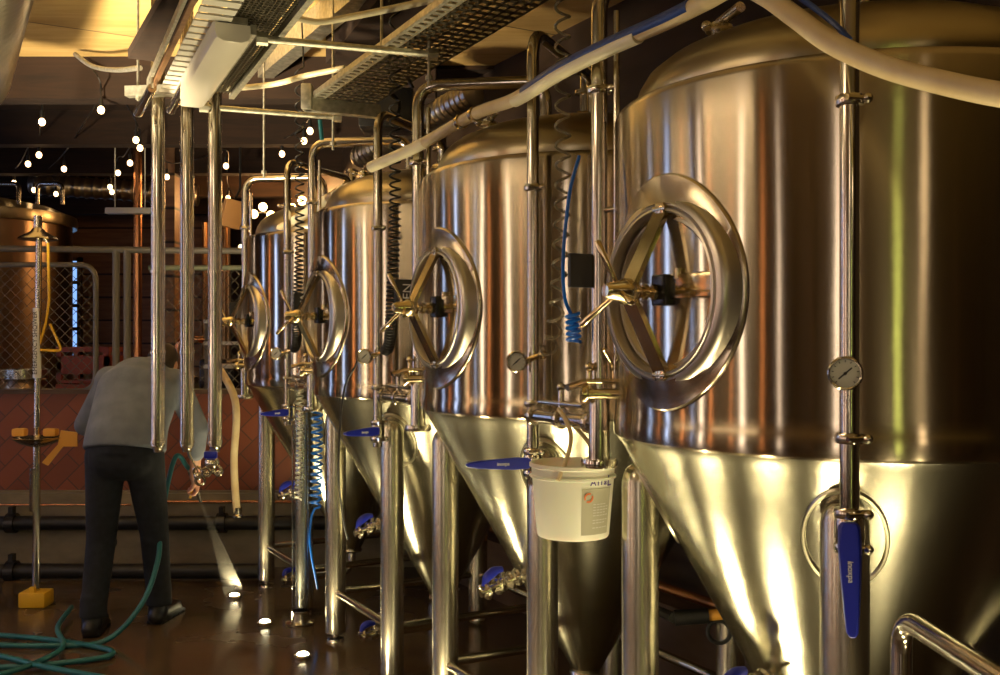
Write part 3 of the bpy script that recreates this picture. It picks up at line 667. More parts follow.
# ================================================================== floor uplights along the aisle
us = [(-1.78,'x'),(-1.13,'x'),(-.48,'x'),(.17,'x'),(.82,'x'),(1.47,'x'),(2.12,'x'),(2.77,'glowing floor uplight nearest the camera, lowest in the picture'),(3.42,'glowing floor uplight, middle one of the three in view'),(4.07,'glowing floor uplight where the water jet lands, farthest of three')]
for i, (u, lb) in enumerate(us):
    p = W(0,-.61,u,0)
    if lb == 'x': lb = 'floor uplight in the aisle before the near tanks, outside the picture'
    t = thing('floor_uplight', lb, 'lamp', p, 0, 'floor uplights along the tank row')
    MB().rev([(0,0),(.040,0),(.042,.014),(.034,.020),(.030,.018),(.0,.018)], 28).build('housing', 'fit', t)
    MB().rev([(.029,.019),(.02,.026),(.0,.029)], 24).build('lens', 'lens', t)
    L = bpy.data.lights.new('uplight_lamp', 'SPOT'); L.energy = 35; L.color = (1.0,.81,.44); L.spot_size = math.radians(115); L.spot_blend = .6; L.shadow_soft_size = .03
    o = bpy.data.objects.new('uplight_lamp', L); COL.objects.link(o); o.location = p+V((0,0,.04))
    d = (NV*.26+V((0,0,1))).normalized(); o.rotation_euler = (-d).to_track_quat('Z','Y').to_euler()

# ================================================================== overhead: trays, lamp, struts, conduits
def dirv(a, b): return (V(b)-V(a)).normalized()
# near cable tray with white slats
A = at(148,85,4.40); A.z = 2.66; Bn = at(185,0,3.30); Bn.z = 2.66
d = dirv(A, Bn); far = A; near = A+d*3.2; side = V((-d.y, d.x, 0)); side = side if side.x > 0 else -side
Rz = Matrix((side, d, V((0,0,1)))).transposed()
ct = thing('cable_tray', 'wide cable tray with white slats above the fluorescent lamp', 'tray', far)
TW = .36
MB().bar(far+V((0,0,.01)), near+V((0,0,.01)), .012, .03).build('side_rail', 'galv', ct, rel=far)
MB().bar(far+side*TW, near+side*TW, .022, .05).build('side_rail', 'galv', ct, rel=far)
MB().bar(far+side*.022+V((0,0,-.005)), near+side*.022+V((0,0,-.005)), .018, .02).build('wooden_strip', 'slat', ct, rel=far)
sl = MB(); L = 3.2
for i in range(40):
    y = .03+i*.079; 
    if y > L: break
    sl.box(far+side*.105+d*y+V((0,0,-.022)), (.12,.055,.006), Rz)
sl.build('slats', 'white_tray', ct, rel=far)
gm = MB()
for i in range(0, 128): gm.box(far+side*.255+d*(.02+i*.025), (.21,.006,.003), Rz)
for i in range(13): gm.bar(far+side*(.165+i*.016), near+side*(.165+i*.016), .004, .003)
gm.build('wire_mesh', 'galv_dark', ct, rel=far)
MB().box(far+side*.26+d*1.6+V((0,0,.045)), (.19,3.2,.006), Rz).build('tray_lid', 'galv_dark', ct, rel=far)  # dark backing added to keep the lit ceiling from glowing through the mesh
cb = MB()
for i in range(5):
    o_ = .19+i*.035; cb.tube(smooth_path([far+side*(o_+.01*math.sin(j*1.7+i))+d*(j*.4)+V((0,0,.02+.008*math.cos(j+i))) for j in range(9)], 5), .008, 8)
tag(cb.build('cable_bundle', 'galv_dark', rel=far), 'dusty bundle of cables lying in the slatted tray', 'cable').location = far
# end strut and threaded rod of the tray
e0, e1 = at(127,90,4.5), at(190,96,4.46)
for q in (e0, e1): q.z = 2.655
us_ = thing('strut_channel', 'short steel strut under the far end of the slatted tray', 'strut', e0)
MB().bar(e0, e1, .045, .045).build('channel', 'galv', us_, rel=e0)
MB().tube([e0+V((.05,0,-.04)), V((e0.x+.05,e0.y,H_CEIL))], .006, 8).rev([(0,0),(.012,0),(.012,.012),(0,.012)], 6, e0+V((.05,0,-.034))).build('threaded_rod', 'galv', us_, rel=e0)
# fluorescent lamp under the tray
f0 = at(190,101,4.42); f1 = at(233,36,3.46); zz = 2.60; f0.z = f1.z = zz
fl = thing('fluorescent_lamp', 'long pale wraparound ceiling lamp hung under the slatted tray', 'lamp', f0)
dd = dirv(f0, f1); sd_ = dd.cross(V((0,0,1))).normalized(); Ln = (f1-f0).length
R3 = Matrix((sd_, dd, sd_.cross(dd))).transposed()
prof = [(-.066,.035),(-.068,.0),(-.058,-.024),(-.035,-.034),(.035,-.034),(.058,-.024),(.068,.0),(.066,.035)]
vs = []; fs = []
for (t, k) in ((0,.90),(.012,1),(Ln-.012,1),(Ln,.90)):
    for (x, z) in prof: vs.append(f0+sd_*x*k+dd*t+V((0,0,z*k)))
n8 = len(prof)
for i in range(3):
    for k in range(n8): a, b = i*n8+k, i*n8+(k+1)%n8; fs.append((a,b,b+n8,a+n8))
fs += [tuple(range(n8)), tuple(range(3*n8,4*n8))]
MB().add(vs, fs).build('diffuser', 'diff', fl, rel=f0)
MB().box((f0+f1)/2+V((0,0,.045)), (.10,Ln+.01,.02), R3).bar(f0+sd_*.071*(1 if sd_.x > 0 else -1)+V((0,0,.02)), f1+sd_*.071*(1 if sd_.x > 0 else -1)+V((0,0,.02)), .02, .035).build('lamp_tray', 'galv', fl, rel=f0)
# cross struts between the trays
for (a, b, lb) in ((at(262,39,3.56), at(432,56,3.75), 'round pale crossbar high between the trays, nearer one'),
                   (at(204,107,4.57), at(337,117,4.78), 'round pale crossbar below the trays, farther one')):
    b.z = a.z; tag(MB().tube([a,b], .013, 12).rev([(0,-.02),(.024,-.02),(.024,.02),(0,.02)], 8, a, b-a).rev([(0,-.02),(.024,-.02),(.024,.02),(0,.02)], 8, b, b-a).build('crossbar', 'galv'), lb, 'bar')
for (px, y0, Z, lb) in ((429,55,3.75,'thin threaded rod at the right end of the nearer crossbar'), (264,90,5.2,'thin rod hanging between tray and tanks, before dark beams'), (333,118,4.78,'thin rod dropping at the right end of the farther crossbar')):
    a = at(px,y0,Z); bt = at(px, {429:86,264:178,333:150}[px], Z); 
    tag(MB().tube([V((a.x,a.y,H_CEIL)), bt], .006, 8).rev([(0,-.008),(.014,-.008),(.014,.008),(0,.008)], 8, bt+V((0,0,.03))).build('hanger_rod', 'galv'), lb, 'rod')
# farther perforated tray
A = at(312,98,4.63); A.z = 2.66; Bn = at(447,0,3.30); Bn.z = 2.66; d = dirv(A, Bn); side = V((-d.y, d.x, 0)); side = side if side.x > 0 else -side
Rz = Matrix((side, d, V((0,0,1)))).transposed(); near = A+d*3.1
c2 = thing('perforated_tray', 'perforated cable tray with slotted yellowish rail, running towards the second nearest tank', 'tray', A)
rl = MB().bar(A+V((0,0,.012)), near+V((0,0,.012)), .006, .024)
for i in range(62):                                      # slotted bottom flange: rungs and two edges
    rl.box(A+side*.028+d*(.012+i*.05), (.034,.026,.005), Rz)
rl.bar(A+side*.006, near+side*.006, .012, .005).bar(A+side*.050, near+side*.050, .012, .005)
rl.build('slotted_rail', 'galv', c2, rel=A)
gm = MB().bar(A+side*.30+V((0,0,.04)), near+side*.30+V((0,0,.04)), .006, .07)
for i in range(60): gm.box(A+side*.178+d*(.03+i*.052), (.24,.020,.004), Rz)
for i in range(7): gm.bar(A+side*(.07+i*.037), near+side*(.07+i*.037), .012, .004)
gm.build('perforated_floor', 'galv_dark', c2, rel=A)
MB().bar(A+V((-.03,0,-.03)), A+side*.33+V((0,0,-.03)), .05, .06).rbox(A+V((-.02,-.01,.0)), (.05,.06,.12), .008).build('end_bracket', 'galv', c2, rel=A)
MB().tube([A+side*.3+d*.9, V(((A+side*.3+d*.9).x,(A+side*.3+d*.9).y,H_CEIL))], .006, 8).tube([A+d*.9, V(((A+d*.9).x,(A+d*.9).y,H_CEIL))], .006, 8).build('hanger_rods', 'galv', c2, rel=A)
# timber joist and galvanised channel under the plywood
a, b = V((-1.60,4.47,2.79)), V((-1.16,3.65,2.79)); b = a+(b-a)*2.6
tag(MB().bar(a+V((0,0,.02)), b+V((0,0,.02)), .12, .04).build('timber_joist', 'blackbeam'), 'dark brown timber joist left of the slatted tray', 'beam')
a, b = at(265,79,6.2), at(360,0,4.80); a.z = b.z = 3.17; b = a+(b-a)*1.9
tag(MB().bar(a+V((0,0,.06)), b+V((0,0,.06)), .09, .13).build('ceiling_channel', 'galv'), 'grey metal channel running along the plywood between the trays', 'channel')
a, b = at(352,66,5.7), at(440,-30,4.22); a.z = b.z = 3.10
tag(MB().bar(a+V((0,0,.10)), b+V((0,0,.10)), .30, .20).build('timber_joist', 'blackbeam'), 'dark timber joist above the perforated tray', 'beam')
# conduits
def conduit(pts, r, m, lb, name='conduit', cat='conduit'): return tag(MB().tube(smooth_path(pts, 8), r, 10).build(name, m), lb, cat)
conduit([at(192,88,4.9), at(235,88,4.9), at(275,84,4.9), at(305,76,4.8), at(345,68,4.7)], .014, 'hose_light', 'curved pale conduit under the plywood, behind the lamp')
conduit([at(268,8,4.0), at(290,16,4.0), at(318,22,4.0), at(350,17,3.9), at(395,8,3.75), at(440,-2,3.6)], .013, 'hose_light', 'curved pale conduit crossing between the two trays near the top')
conduit([at(75,54,6.0), at(92,66,5.9), at(115,70,5.6), at(140,68,5.2)], .014, 'galv', 'pale conduit sagging left of the slatted tray')
for (a, b, lb) in (((138,113,4.5),(152,88,4.25),'short shiny tube end below the left of the tray'), ((171,110,4.45),(185,84,4.2),'short shiny tube end between the left and middle thick pipes')):
    a, b = at(*a), at(*b); b = a+(b-a)*1.0; tag(MB().tube([a,b], .020, 16).ball(a, .021, 12).tube([b, V((b.x,b.y,2.66))], .006, 8).build('tube_stub', 'pipe'), lb, 'tube')
# spiral duct at the far left
def duct(a, b, r, m, lb, pitch=.06, name='spiral_duct'):
    a, b = V(a), V(b); L = (b-a).length; n = int(L/pitch); pr = [(0,0),(r*.85,0),(r,.02)]
    for i in range(n):
        z = .02+i*pitch; pr += [(r,z+pitch*.68),(r+.009,z+pitch*.78),(r+.009,z+pitch*.9),(r,z+pitch)]
    pr += [(0, .02+n*pitch)]
    return tag(MB().rev(pr, 48, a, b-a).build(name, m, ang=60), lb, 'duct')
M['duct'] = steel_shell('spiral_duct_steel', (.62,.58,.50), .28, 0, .1, 20)
duct((-2.80,5.1,2.92), (-2.80+.487*4.2,5.1-.873*4.2,2.92), .27, 'duct', 'big spiral ventilation duct at the upper left corner')
tag(MB().tube([(-2.62,5.15,2.9),(-2.70,5.3,2.50)], .012, 10).tube([(-2.62,5.15,2.9),(-2.55,5.0,H_CEIL)], .006, 8).build('duct_stay', 'pipe'), 'thin shiny stay beside the end of the big duct', 'rod')
duct(at(358,158,7.0), at(474,93,6.0), .075, 'duct', 'thin silvery spiral duct behind the tanks', .05)
duct(at(30,184,10.0), at(205,196,10.2), .10, 'duct', 'long grey spiral duct below the back ceiling', .09)
# bits of plant above the middle tanks
eb = at(388,112,5.6); t = thing('loudspeaker', 'black box loudspeaker under the far end of the perforated tray', 'speaker', eb)
MB().rbox((0,0,0), (.30,.25,.22), .015).build('cabinet', 'blackp', t); MB().rev([(0,0),(.07,.01),(.085,0)], 24, (0,-.126,0), (0,-1,0)).build('driver', 'black', t)
MB().tube([(0,0,.1),(0,0,H_CEIL-eb.z)], .01, 8).build('hanger', 'black', t)
p = [at(409,55,4.3)+V((0,0,.1)), at(408,68,4.3), at(409,80,4.3), at(413,88,4.3)]
conduit(p, .008, 'black', 'short black cable drooping below the nearer crossbar', 'cable', 'cable')
p = [at(320,120,4.7), at(321,130,4.7), at(322,140,4.7)]
conduit(p, .010, 'teal', 'short teal cable end drooping below the farther crossbar', 'cable', 'cable')

# ================================================================== string lights
bulbs = [(42,122),(101,110),(136,140),(140,148),(39,155),(28,164),(64,169),(130,163),(118,173),(110,187),(112,192),(14,183),(34,190),(56,194),(226,166),(167,177),(228,198),(310,131),(304,141),(282,154),(241,247),(247,231)]
gb = None; hook = {}
def zb(y): return 1.43/((342-y)/1000) if y < 220 else 9.2
order = sorted(range(len(bulbs)), key=lambda i: bulbs[i])
proto = None
for n_, i in enumerate(order):
    px, py = bulbs[i]; Z = min(zb(py), 9.6); p = at(px, py, Z)
    if proto is None:
        proto = thing('string_bulb', 'x', 'bulb')
        MB().ball((0,0,0), .0215, 14, (1,1,1.15)).build('glass_bulb', 'bulb', proto)
        MB().tube([(0,0,.024),(0,0,.07)], .013, 12).tube([(0,0,.07),(0,0,.13)], .004, 6).build('socket', 'black', proto)
        o = proto
    else: o = copy_tree(proto)
    o.location = p; o['group'] = 'string bulbs over the back room'
    colname = 'left of the thick pipes' if px < 150 else ('right of the thick pipes' if px > 218 else 'between the thick pipes')
    o['label'] = 'x'; hook[i] = p+V((0,0,.13))
BL = {0:'glowing string bulb nearest the big duct, highest of the left ones',1:'glowing bulb alone below the pale sagging conduit',2:'upper bulb of the close pair just left of the thick pipes',3:'lower bulb of the close pair just left of the thick pipes',
 4:'glowing bulb under the duct, upper of two on a slant',5:'glowing bulb under the duct, lower of two on a slant',6:'glowing bulb alone, midway between duct and thick pipes',7:'glowing bulb left of the thick pipes, just below the close pair',
 8:'glowing bulb left of the thick pipes, second below the close pair',9:'upper of two touching small bulbs above the pale bar lamp',10:'lower of two touching small bulbs above the pale bar lamp',11:'leftmost small bulb, at the picture edge above the far round tank',
 12:'small bulb second from the left edge, above the shower head',13:'small bulb just right of the shower head',14:'glowing bulb right of the right thick pipe, upper one',15:'bulb peeking out between the left and middle thick pipes',
 16:'bulb hanging just above the orange box',17:'upper bulb of the three hanging under the farther crossbar',18:'middle bulb of the three hanging under the farther crossbar',19:'lowest bulb of the three hanging under the farther crossbar',
 20:'lower bulb beside the farthest tank, below the orange box',21:'bulb beside the farthest tank, right of the orange box'}
bo = [o for o in COL.objects if o.name.startswith('string_bulb')]
for o in bo:
    for i in hook:
        if (o.location+V((0,0,.13))-hook[i]).length < .002: o['label'] = BL[i]
strings = [((0,4,5,11),'string light cable at the far left under the duct'), ((1,6,12),'string light cable from the beam to above the shower head'), ((2,3,7,8,9,10),'string light cable just left of the thick pipes'),
           ((17,18,19),'string light cable behind the farther crossbar'), ((15,14,16,21,20),'string light cable passing behind the right thick pipe'), ((13,),'string light cable holding the small bulb right of the shower head')]
for ids, lb in strings:
    pts = []
    for a_ in range(len(ids)):
        h_ = hook[ids[a_]]
        if pts: q = (pts[-1]+h_)/2; pts.append(q-V((0,0,.03)))
        pts.append(h_)
    s_ = pts[0].copy(); s_.z = H_CEIL-.03; e_ = pts[-1].copy(); e_.z = H_CEIL-.03; e_.x += .1; s_.x -= .1
    tag(MB().tube(smooth_path([s_]+pts+[e_], 6), .005, 6).build('string_cable', 'black'), lb, 'cable')

# ================================================================== back room
# guard fence standing on the half wall
FY = HY+.04
def rr_frame(mb, x0, x1, z0, z1, r, y, rad, left=True):
    pts = [(x0,y,z1),(x1,y,z1),(x1,y,z0),(x0,y,z0)]
    return mb.tube(fillet(pts, rad, 8), r, 12)
z_top = EYE+.094*FY; fx = lambda px: (px-500)/1000*FY
fz = lambda py: EYE-(py-342)/1000*FY
t = thing('guard_fence', 'chain link fence with rounded steel frame standing on the tiled half wall', 'fence', (fx(-60),FY,1.205))
O = t.location.copy()
MB().tube([(fx(-60),FY,fz(248)),(fx(245),FY,fz(251))], .022, 14).build('top_rail', 'grey', t, rel=O)
for px in (-55,116,127,245): MB().tube([(fx(px),FY,1.205),(fx(px),FY,fz(250))], .024, 14).build('post', 'grey', t, rel=O)
for (x0, x1, z0, z1, nm) in ((-50,97,391,265,0),(150,243,391,268,1)):
    fr = rr_frame(MB(), fx(x0), fx(x1), fz(z0), fz(z1), .018, FY-.02, .12)
    if nm: fr = MB().tube([(fx(x0),FY-.02,fz(z0)),(fx(x1),FY-.02,fz(z0))], .016, 12).tube([(fx(x0),FY-.02,fz(z1)),(fx(x1),FY-.02,fz(z1))], .018, 12)
    fo = fr.build('panel_frame', 'green_rail' if nm else 'grey', t, rel=O)
    ms = MB(); X0, X1, Z0, Z1 = fx(x0), fx(x1), fz(z0), fz(z1); hgt = Z1-Z0; st_ = .075; n_ = int((X1-X0+hgt)/st_)
    for s in (1,-1):
        for i in range(n_+1):
            xs = X0-hgt+i*st_ if s == 1 else X0+i*st_
            xe = xs+s*hgt; a_ = V((xs,FY-.02,Z0)); b_ = V((xe,FY-.02,Z1))
            def cl(p, q):
                for lim, sg in ((X0+.02,1),(X1-.02,-1)):
                    if (p.x-lim)*sg < 0:
                        if (q.x-lim)*sg <= 0: return None
                        p = p.lerp(q, (lim-p.x)/(q.x-p.x))
                return p
            a2 = cl(a_, b_); b2 = cl(b_, a_)
            if a2 and b2 and (a2-b2).length > .05: ms.bar(a2, b2, .0035, .0035)
    ms.build('chain_link', 'galv_dark', t, rel=O)
# far round tank at the left
fc = V((-4.95,9.4,0))
t = thing('far_round_tank', 'copper-lit round tank in the back room at the left edge', 'tank', fc)
MB().rev([(.80,.3),(.86,.34),(.86,2.62),(.84,2.64)], 72).build('cladding', 'copper', t)
MB().rev([(.84,2.62),(.90,2.62),(.91,2.66),(.90,2.72),(.84,2.74),(.7,2.80),(.3,2.88),(0,2.9)], 72).build('top_ring', 'dome', t)
for k in range(4): MB().tube([(.7*math.cos(k*PI/2+.7),.7*math.sin(k*PI/2+.7),0),(.7*math.cos(k*PI/2+.7),.7*math.sin(k*PI/2+.7),.45)], .05, 16).build('leg', 'leg', t)
for px in (2,46): 
    x_ = (px-500)/1000*8.75-fc.x; MB().tube(fillet([(x_-.12,-.55,2.75),(x_-.12,-.55,2.93),(x_+.1,-.55,2.93),(x_+.1,-.55,2.75)], .05, 5), .02, 12).build('lid_handle', 'pipe', t)
# copper lit posts, warm curtain, machines behind the fence
conduit([(-3.08,8.5,0),(-3.08,8.5,1.5),(-3.08,8.5,H_CEIL-.02)], .035, 'copperp', 'thin copper pipe standing behind the fence, left of the thick pipes', 'copper_pipe', 'pipe')
tag(MB().box((-2.95,8.9,1.65), (.16,.16,3.26)).build('timber_post', 'slat'), 'brown timber post behind the left thick pipe', 'post')
ba = at(130,211,8.0); tag(MB().rbox(ba, (.38,.07,.05), .01).tube([ba+V((-.12,0,.02)), V((ba.x-.12,ba.y,H_CEIL))], .005, 6).tube([ba+V((.12,0,.02)), V((ba.x+.12,ba.y,H_CEIL))], .005, 6).build('bar_lamp', 'diff'), 'short pale bar lamp hanging in the back room', 'lamp')
cu = MB(); 
for k in range(8):
    cu.tube([(-3.02+k*.035,10.2+.02*(k%2),.9),(-3.02+k*.035,10.2+.02*(k%2),2.75)], .022, 10)
tag(cu.build('curtain', 'copper'), 'narrow orange-lit hanging strip curtain between the middle and right thick pipes', 'curtain')
def keg(p, lb):
    t = thing('keg', lb, 'keg', p, 0, 'kegs behind the fence')
    MB().rev([(0,.06),(.16,.06),(.19,.10),(.198,.14),(.2,.30),(.205,.31),(.205,.33),(.2,.34),(.198,.50),(.19,.54),(.16,.58),(.05,.59),(.05,.61),(0,.61)], 40).build('barrel', 'copper', t)
    for z in (.0,.58): MB().rev([(.175,z),(.185,z),(.185,z+.075),(.175,z+.075),(.175,z)], 40).build('chime', 'leg', t)
    return t
for (x, y, z, lb) in ((-4.35,8.0,0,'steel keg behind the fence, bottom left'),(-4.35,8.0,.655,'steel keg behind the fence, upper left of the stacked ones'),(-3.85,8.1,0,'steel keg behind the fence, right bottom'),(-3.85,8.1,.655,'steel keg behind the fence, upper right')): keg((x,y,z), lb)
def crate(p, sz, m, lb, name='plastic_crate', cat='crate'):
    t = MB(); w_, d_, h_ = sz; p = V(p)
    t.box(p+V((0,0,.01)), (w_,d_,.02))
    for s in (-1,1):
        t.box(p+V((s*(w_/2-.01),0,h_/2)), (.02,d_,h_*.5)).box(p+V((0,s*(d_/2-.01),h_/2)), (w_,.02,h_*.5)).box(p+V((s*(w_/2-.01),0,h_-.02)), (.03,d_,.04)).box(p+V((0,s*(d_/2-.01),h_-.02)), (w_,.03,.04))
        for s2 in (-1,1): t.box(p+V((s*(w_/2-.02),s2*(d_/2-.02),h_/2)), (.04,.04,h_))
    return tag(t.build(name, m, rel=p), lb, cat)
for k in range(5): o = crate((-3.35,8.2,k*.30), (.42,.36,.29), 'crate', ['lowest','second from below','middle','second from top','topmost'][k]+' red crate in the stack behind the fence'); o.location = (-3.35,8.2,k*.30); o['group'] = 'red crates behind the fence'
def machine(p, lb):
    t = thing('bottling_machine', lb, 'machine', p)
    for sx in (-.3,.3):
        for sy in (-.2,.2): MB().box((sx,sy,.4), (.05,.05,.8)).build('leg', 'grey', t)
    MB().rbox((0,0,.9), (.7,.5,.2), .02).build('worktop', 'leg', t)
    MB().rbox((.12,0,1.2), (.3,.36,.38), .03).build('housing', 'blackp', t)
    MB().tube(fillet([(-.25,0,1.0),(-.25,0,1.55),(.05,0,1.55),(.05,0,1.38)], .08), .03).build('pipework', 'copperp', t)
    MB().rev([(0,0),(.08,0),(.09,.1),(.06,.24),(0,.26)], 24, (-.12,-.1,1.0)).build('hopper', 'copper', t)
machine((-2.45,8.4,0), 'dark bottling machine with copper pipework behind the thick pipes')
bp = at(232,350,7.9); bp.z = 0
t = thing('shelf_stand', 'pale metal stand with white trays behind the farthest tank, left side', 'stand', (bp.x,bp.y,0))
for sx in (-.16,.16):
    for sy in (-.14,.14): MB().box((sx,sy,.85), (.025,.025,1.7)).build('leg', 'grey', t)
for z in (.9,1.12,1.34,1.52,1.69): MB().rbox((0,0,z), (.36,.32,.03), .006).build('shelf', 'white_tray', t)
# orange box on the wall side
sp = at(232,214,7.6)
t = thing('wall_speaker', 'tilted orange-lit box loudspeaker hanging above the farthest tank', 'speaker', sp)
Rt = Matrix.Rotation(math.radians(14), 3, 'Y') @ Matrix.Rotation(math.radians(25), 3, 'Z')
MB().rbox((0,0,0), (.145,.13,.21), .008, Rt).build('cabinet', 'spk', t)
MB().tube([(0,.02,.08),(.05,.05,.2),(.05,.05,H_CEIL-sp.z)], .009, 8).build('bracket', 'black', t)
# wall sconce glowing behind the farthest tanks
for (px, py, Z, lb) in ((263,212,9.9,'bright wall lamp glowing above the farthest tank, left one'),(302,206,9.3,'bright wall lamp glowing between the farthest two tanks')):
    a = at(px,py,Z); s0 = thing('wall_lamp', lb, 'lamp', a)
    for dx, dz in ((-.09,-.02),(.0,.05),(.08,-.03)): MB().ball((dx,0,dz), .042, 14).build('glass_bulb', 'sconce', s0)
    MB().tube([(-.09,0,-.02),(.0,.02,.0),(.08,0,-.03)], .012, 8).tube([(0,.02,0), (.25,.5,0)], .012, 8).build('bracket', 'black', s0)
    L = bpy.data.lights.new('wall_lamp_light', 'POINT'); L.energy = 26; L.color = (1,.50,.17); L.shadow_soft_size = .12
    o = bpy.data.objects.new('wall_lamp_light', L); COL.objects.link(o); o.location = a+V((0,-.12,.1))
# black pipes along the back kerb, with brackets
for (y0, z0, x0, x1, lb, bx) in ((HY-.12, EYE-.181*(HY-.12), -6.0, -1.0, 'thick black pipe along the concrete kerb, upper one', (12,222)), (HY-.42, .055, -6.0, -1.55, 'thick black pipe lying along the floor, lower one', (12,))):
    t = thing('black_pipe', lb, 'pipe', (x0,y0,z0)); r_ = .048
    MB().tube([(0,0,0),(x1-x0,0,0)], r_, 20).build('pipe', 'black', t)
    for bxp in bx:
        xx = (bxp-500)/1000*y0-x0; MB().rev([(r_,-.03),(r_+.02,-.03),(r_+.02,.03),(r_,.03)], 20, (xx,0,0), (1,0,0)).box((xx,0,.08), (.03,.05,.06)).build('bracket', 'blackp', t)
zc_ = EYE-.160*(HY-.1)
tag(MB().tube([(-2.3,HY-.09,zc_),(-.6,HY-.09,zc_)], .010, 10).tube([(-5.9,HY-.09,zc_-.02),(-2.5,HY-.09,zc_-.02)], .007, 10).build('copper_tube', 'copperp'), 'thin copper tube running along the top of the kerb', 'pipe')

# ================================================================== emergency shower
sx, sy = -2.69, 5.80; P = lambda px, py: ((px-500)/1000*sy-sx, 0, EYE-(py-342)/1000*sy)
t = thing('emergency_shower', 'steel emergency shower with eyewash bowl and yellow base at the left', 'shower', (sx,sy,0))
pl = MB().tube([(0,0,.06),(.005,0,1.0)], .021, 16).tube([(.005,0,1.0),P(39,240)], .017, 16)
pl.tube([(-.01,0,.55),(-.01,0,.80)], .028, 14)
pl.build('pole', 'pipe', t)
hd_ = P(38,238); MB().rev([(.0,.13),(.022,.13),(.024,.06),(.045,.035),(.10,.005),(.112,-.008),(.10,-.012),(0,-.006)], 40, (hd_[0],0,hd_[2])).build('shower_head', 'pipe', t)
bw = P(38,438); MB().rev([(0,-.05),(.04,-.05),(.10,-.03),(.145,.0),(.150,.004),(.14,.006),(.09,-.018),(0,-.03)], 40, (bw[0],0,bw[2])).build('eyewash_bowl', 'pipe', t)
for dx in (-.085,.095): MB().rbox((dx,-.02,bw[2]+.035), (.075,.06,.045), .012).build('nozzle_cover', 'ochre', t)
MB().tube([P(48,243), P(49,300), P(46,322)], .008, 8).build('pull_rod', 'yellow', t)
tr = [P(46,322), P(38,350), P(62,351), P(50,324)]; MB().tube(fillet(tr, .03, 4), .008, 8).build('pull_handle', 'yellow', t)
MB().tube([P(38,232), P(48,243)], .008, 8).build('valve_link', 'pipe', t)
ey = P(71,440); ex = P(50,462)
vs = [V(q) for q in (P(63,430), P(79,432), P(79,446), P(65,446), P(50,465), P(44,462), P(60,444))]
yp = MB(); yp.add([q+V((0,-.03,0)) for q in vs]+[q+V((0,-.018,0)) for q in vs], [tuple(range(7)), tuple(range(7,14))[::-1]]+[(i,(i+1)%7,7+(i+1)%7,7+i) for i in range(7)]).build('push_flag', 'ochre', t)
MB().rbox((0,0,.045), (.155,.13,.09), .015).rbox((.0,-.045,.10), (.03,.03,.04), .004).build('base', 'yellow', t)
lb_ = MB(); z0_, z1_ = EYE-(390-342)/1000*sy+.07, EYE-(308-342)/1000*sy
lb_.rev([(.0215,z0_),(.0225,z0_),(.0225,z1_),(.0215,z1_)], 20, (.004,0,0)).build('label_sleeve', 'white_ink', t)
text('lettering', 'EMERGENCY SHOWER', .036, basis((.004,-.0235,(z0_+z1_)/2), (0,0,1), (-1,0,0)), 'black', t)

# ================================================================== person hosing the floor
def capsule(mb, a, b, r0, r1, seg=18):
    a, b = V(a), V(b); d = (b-a); L = d.length; d.normalize(); pts = []; rs = []
    for k in range(5): an = PI/2*(1-k/4); pts.append(a-d*r0*math.sin(an)); rs.append(max(.0005, r0*math.cos(an)))
    pts.append(a+d*L*.5); rs.append((r0+r1)/2)
    for k in range(5): an = PI/2*k/4; pts.append(b+d*r1*math.sin(an)); rs.append(max(.0005, r1*math.cos(an)))
    return mb.tube(pts, rs, seg)
def fused(mb, name, m, parent, vox, it=4):
    o = mb.build(name, m); 
    md = o.modifiers.new('r', 'REMESH'); md.mode = 'VOXEL'; md.voxel_size = vox; md.use_smooth_shade = True
    s = o.modifiers.new('s', 'SMOOTH'); s.factor = .5; s.iterations = it
    dg = bpy.context.evaluated_depsgraph_get(); me = bpy.data.meshes.new_from_object(o.evaluated_get(dg))
    bpy.data.objects.remove(o); me.name = name; me.materials.clear(); me.materials.append(M[m])
    for p in me.polygons: p.use_smooth = True; p.material_index = 0
    o = bpy.data.objects.new(name, me); COL.objects.link(o); o.parent = parent; return o
ps = thing('person', 'person in grey shirt and dark trousers bending over with a water hose, seen from behind', 'person', (-1.97,5.25,0))
hipL, hipR = V((-.095,.0,.92)), V((.095,.02,.92))
knL, knR = V((-.135,.03,.49)), V((.10,.16,.50)); anL, anR = V((-.155,-.02,.09)), V((.105,.22,.09))
toL, toR = V((-.185,.15,.035)), V((.13,.40,.035))
wai, che, nek = V((0,.06,1.08)), V((.0,.19,1.27)), V((.012,.37,1.375))
shL, shR = V((-.185,.28,1.315)), V((.185,.26,1.30))
elL, elR = V((-.33,.30,1.07)), V((.285,.32,1.05)); wrL, wrR = V((-.10,.52,.93)), V((.235,.43,.765))
hd = V((.03,.505,1.40)); fdir = V((.10,.78,-.62)).normalized()
B = MB()
capsule(B, (-.07,0,.93), (.07,.01,.93), .115, .115); capsule(B, (0,.0,.95), wai, .13, .125); capsule(B, wai, che, .125, .14)
capsule(B, che+V((-.06,0,0)), che+V((.06,0,0)), .13, .13); capsule(B, shL, shR, .062, .062); capsule(B, che+V((0,.06,.03)), nek, .10, .058); capsule(B, nek, hd, .055, .055)
B.ball(hd, .098, 24, (.80,.93,1.12), fdir.to_track_quat('Y','Z').to_matrix())
up_ = V((0,0,1)); up_ = (up_-fdir*up_.dot(fdir)).normalized(); sdh = fdir.cross(up_).normalized()
B.ball(hd+fdir*.035-up_*.06, .058, 16, (.85,.9,.8)); capsule(B, hd+fdir*.085-up_*.0, hd+fdir*.108-up_*.025, .009, .014); capsule(B, hd+fdir*.085-up_*.055-sdh*.02, hd+fdir*.085-up_*.055+sdh*.02, .008, .008)
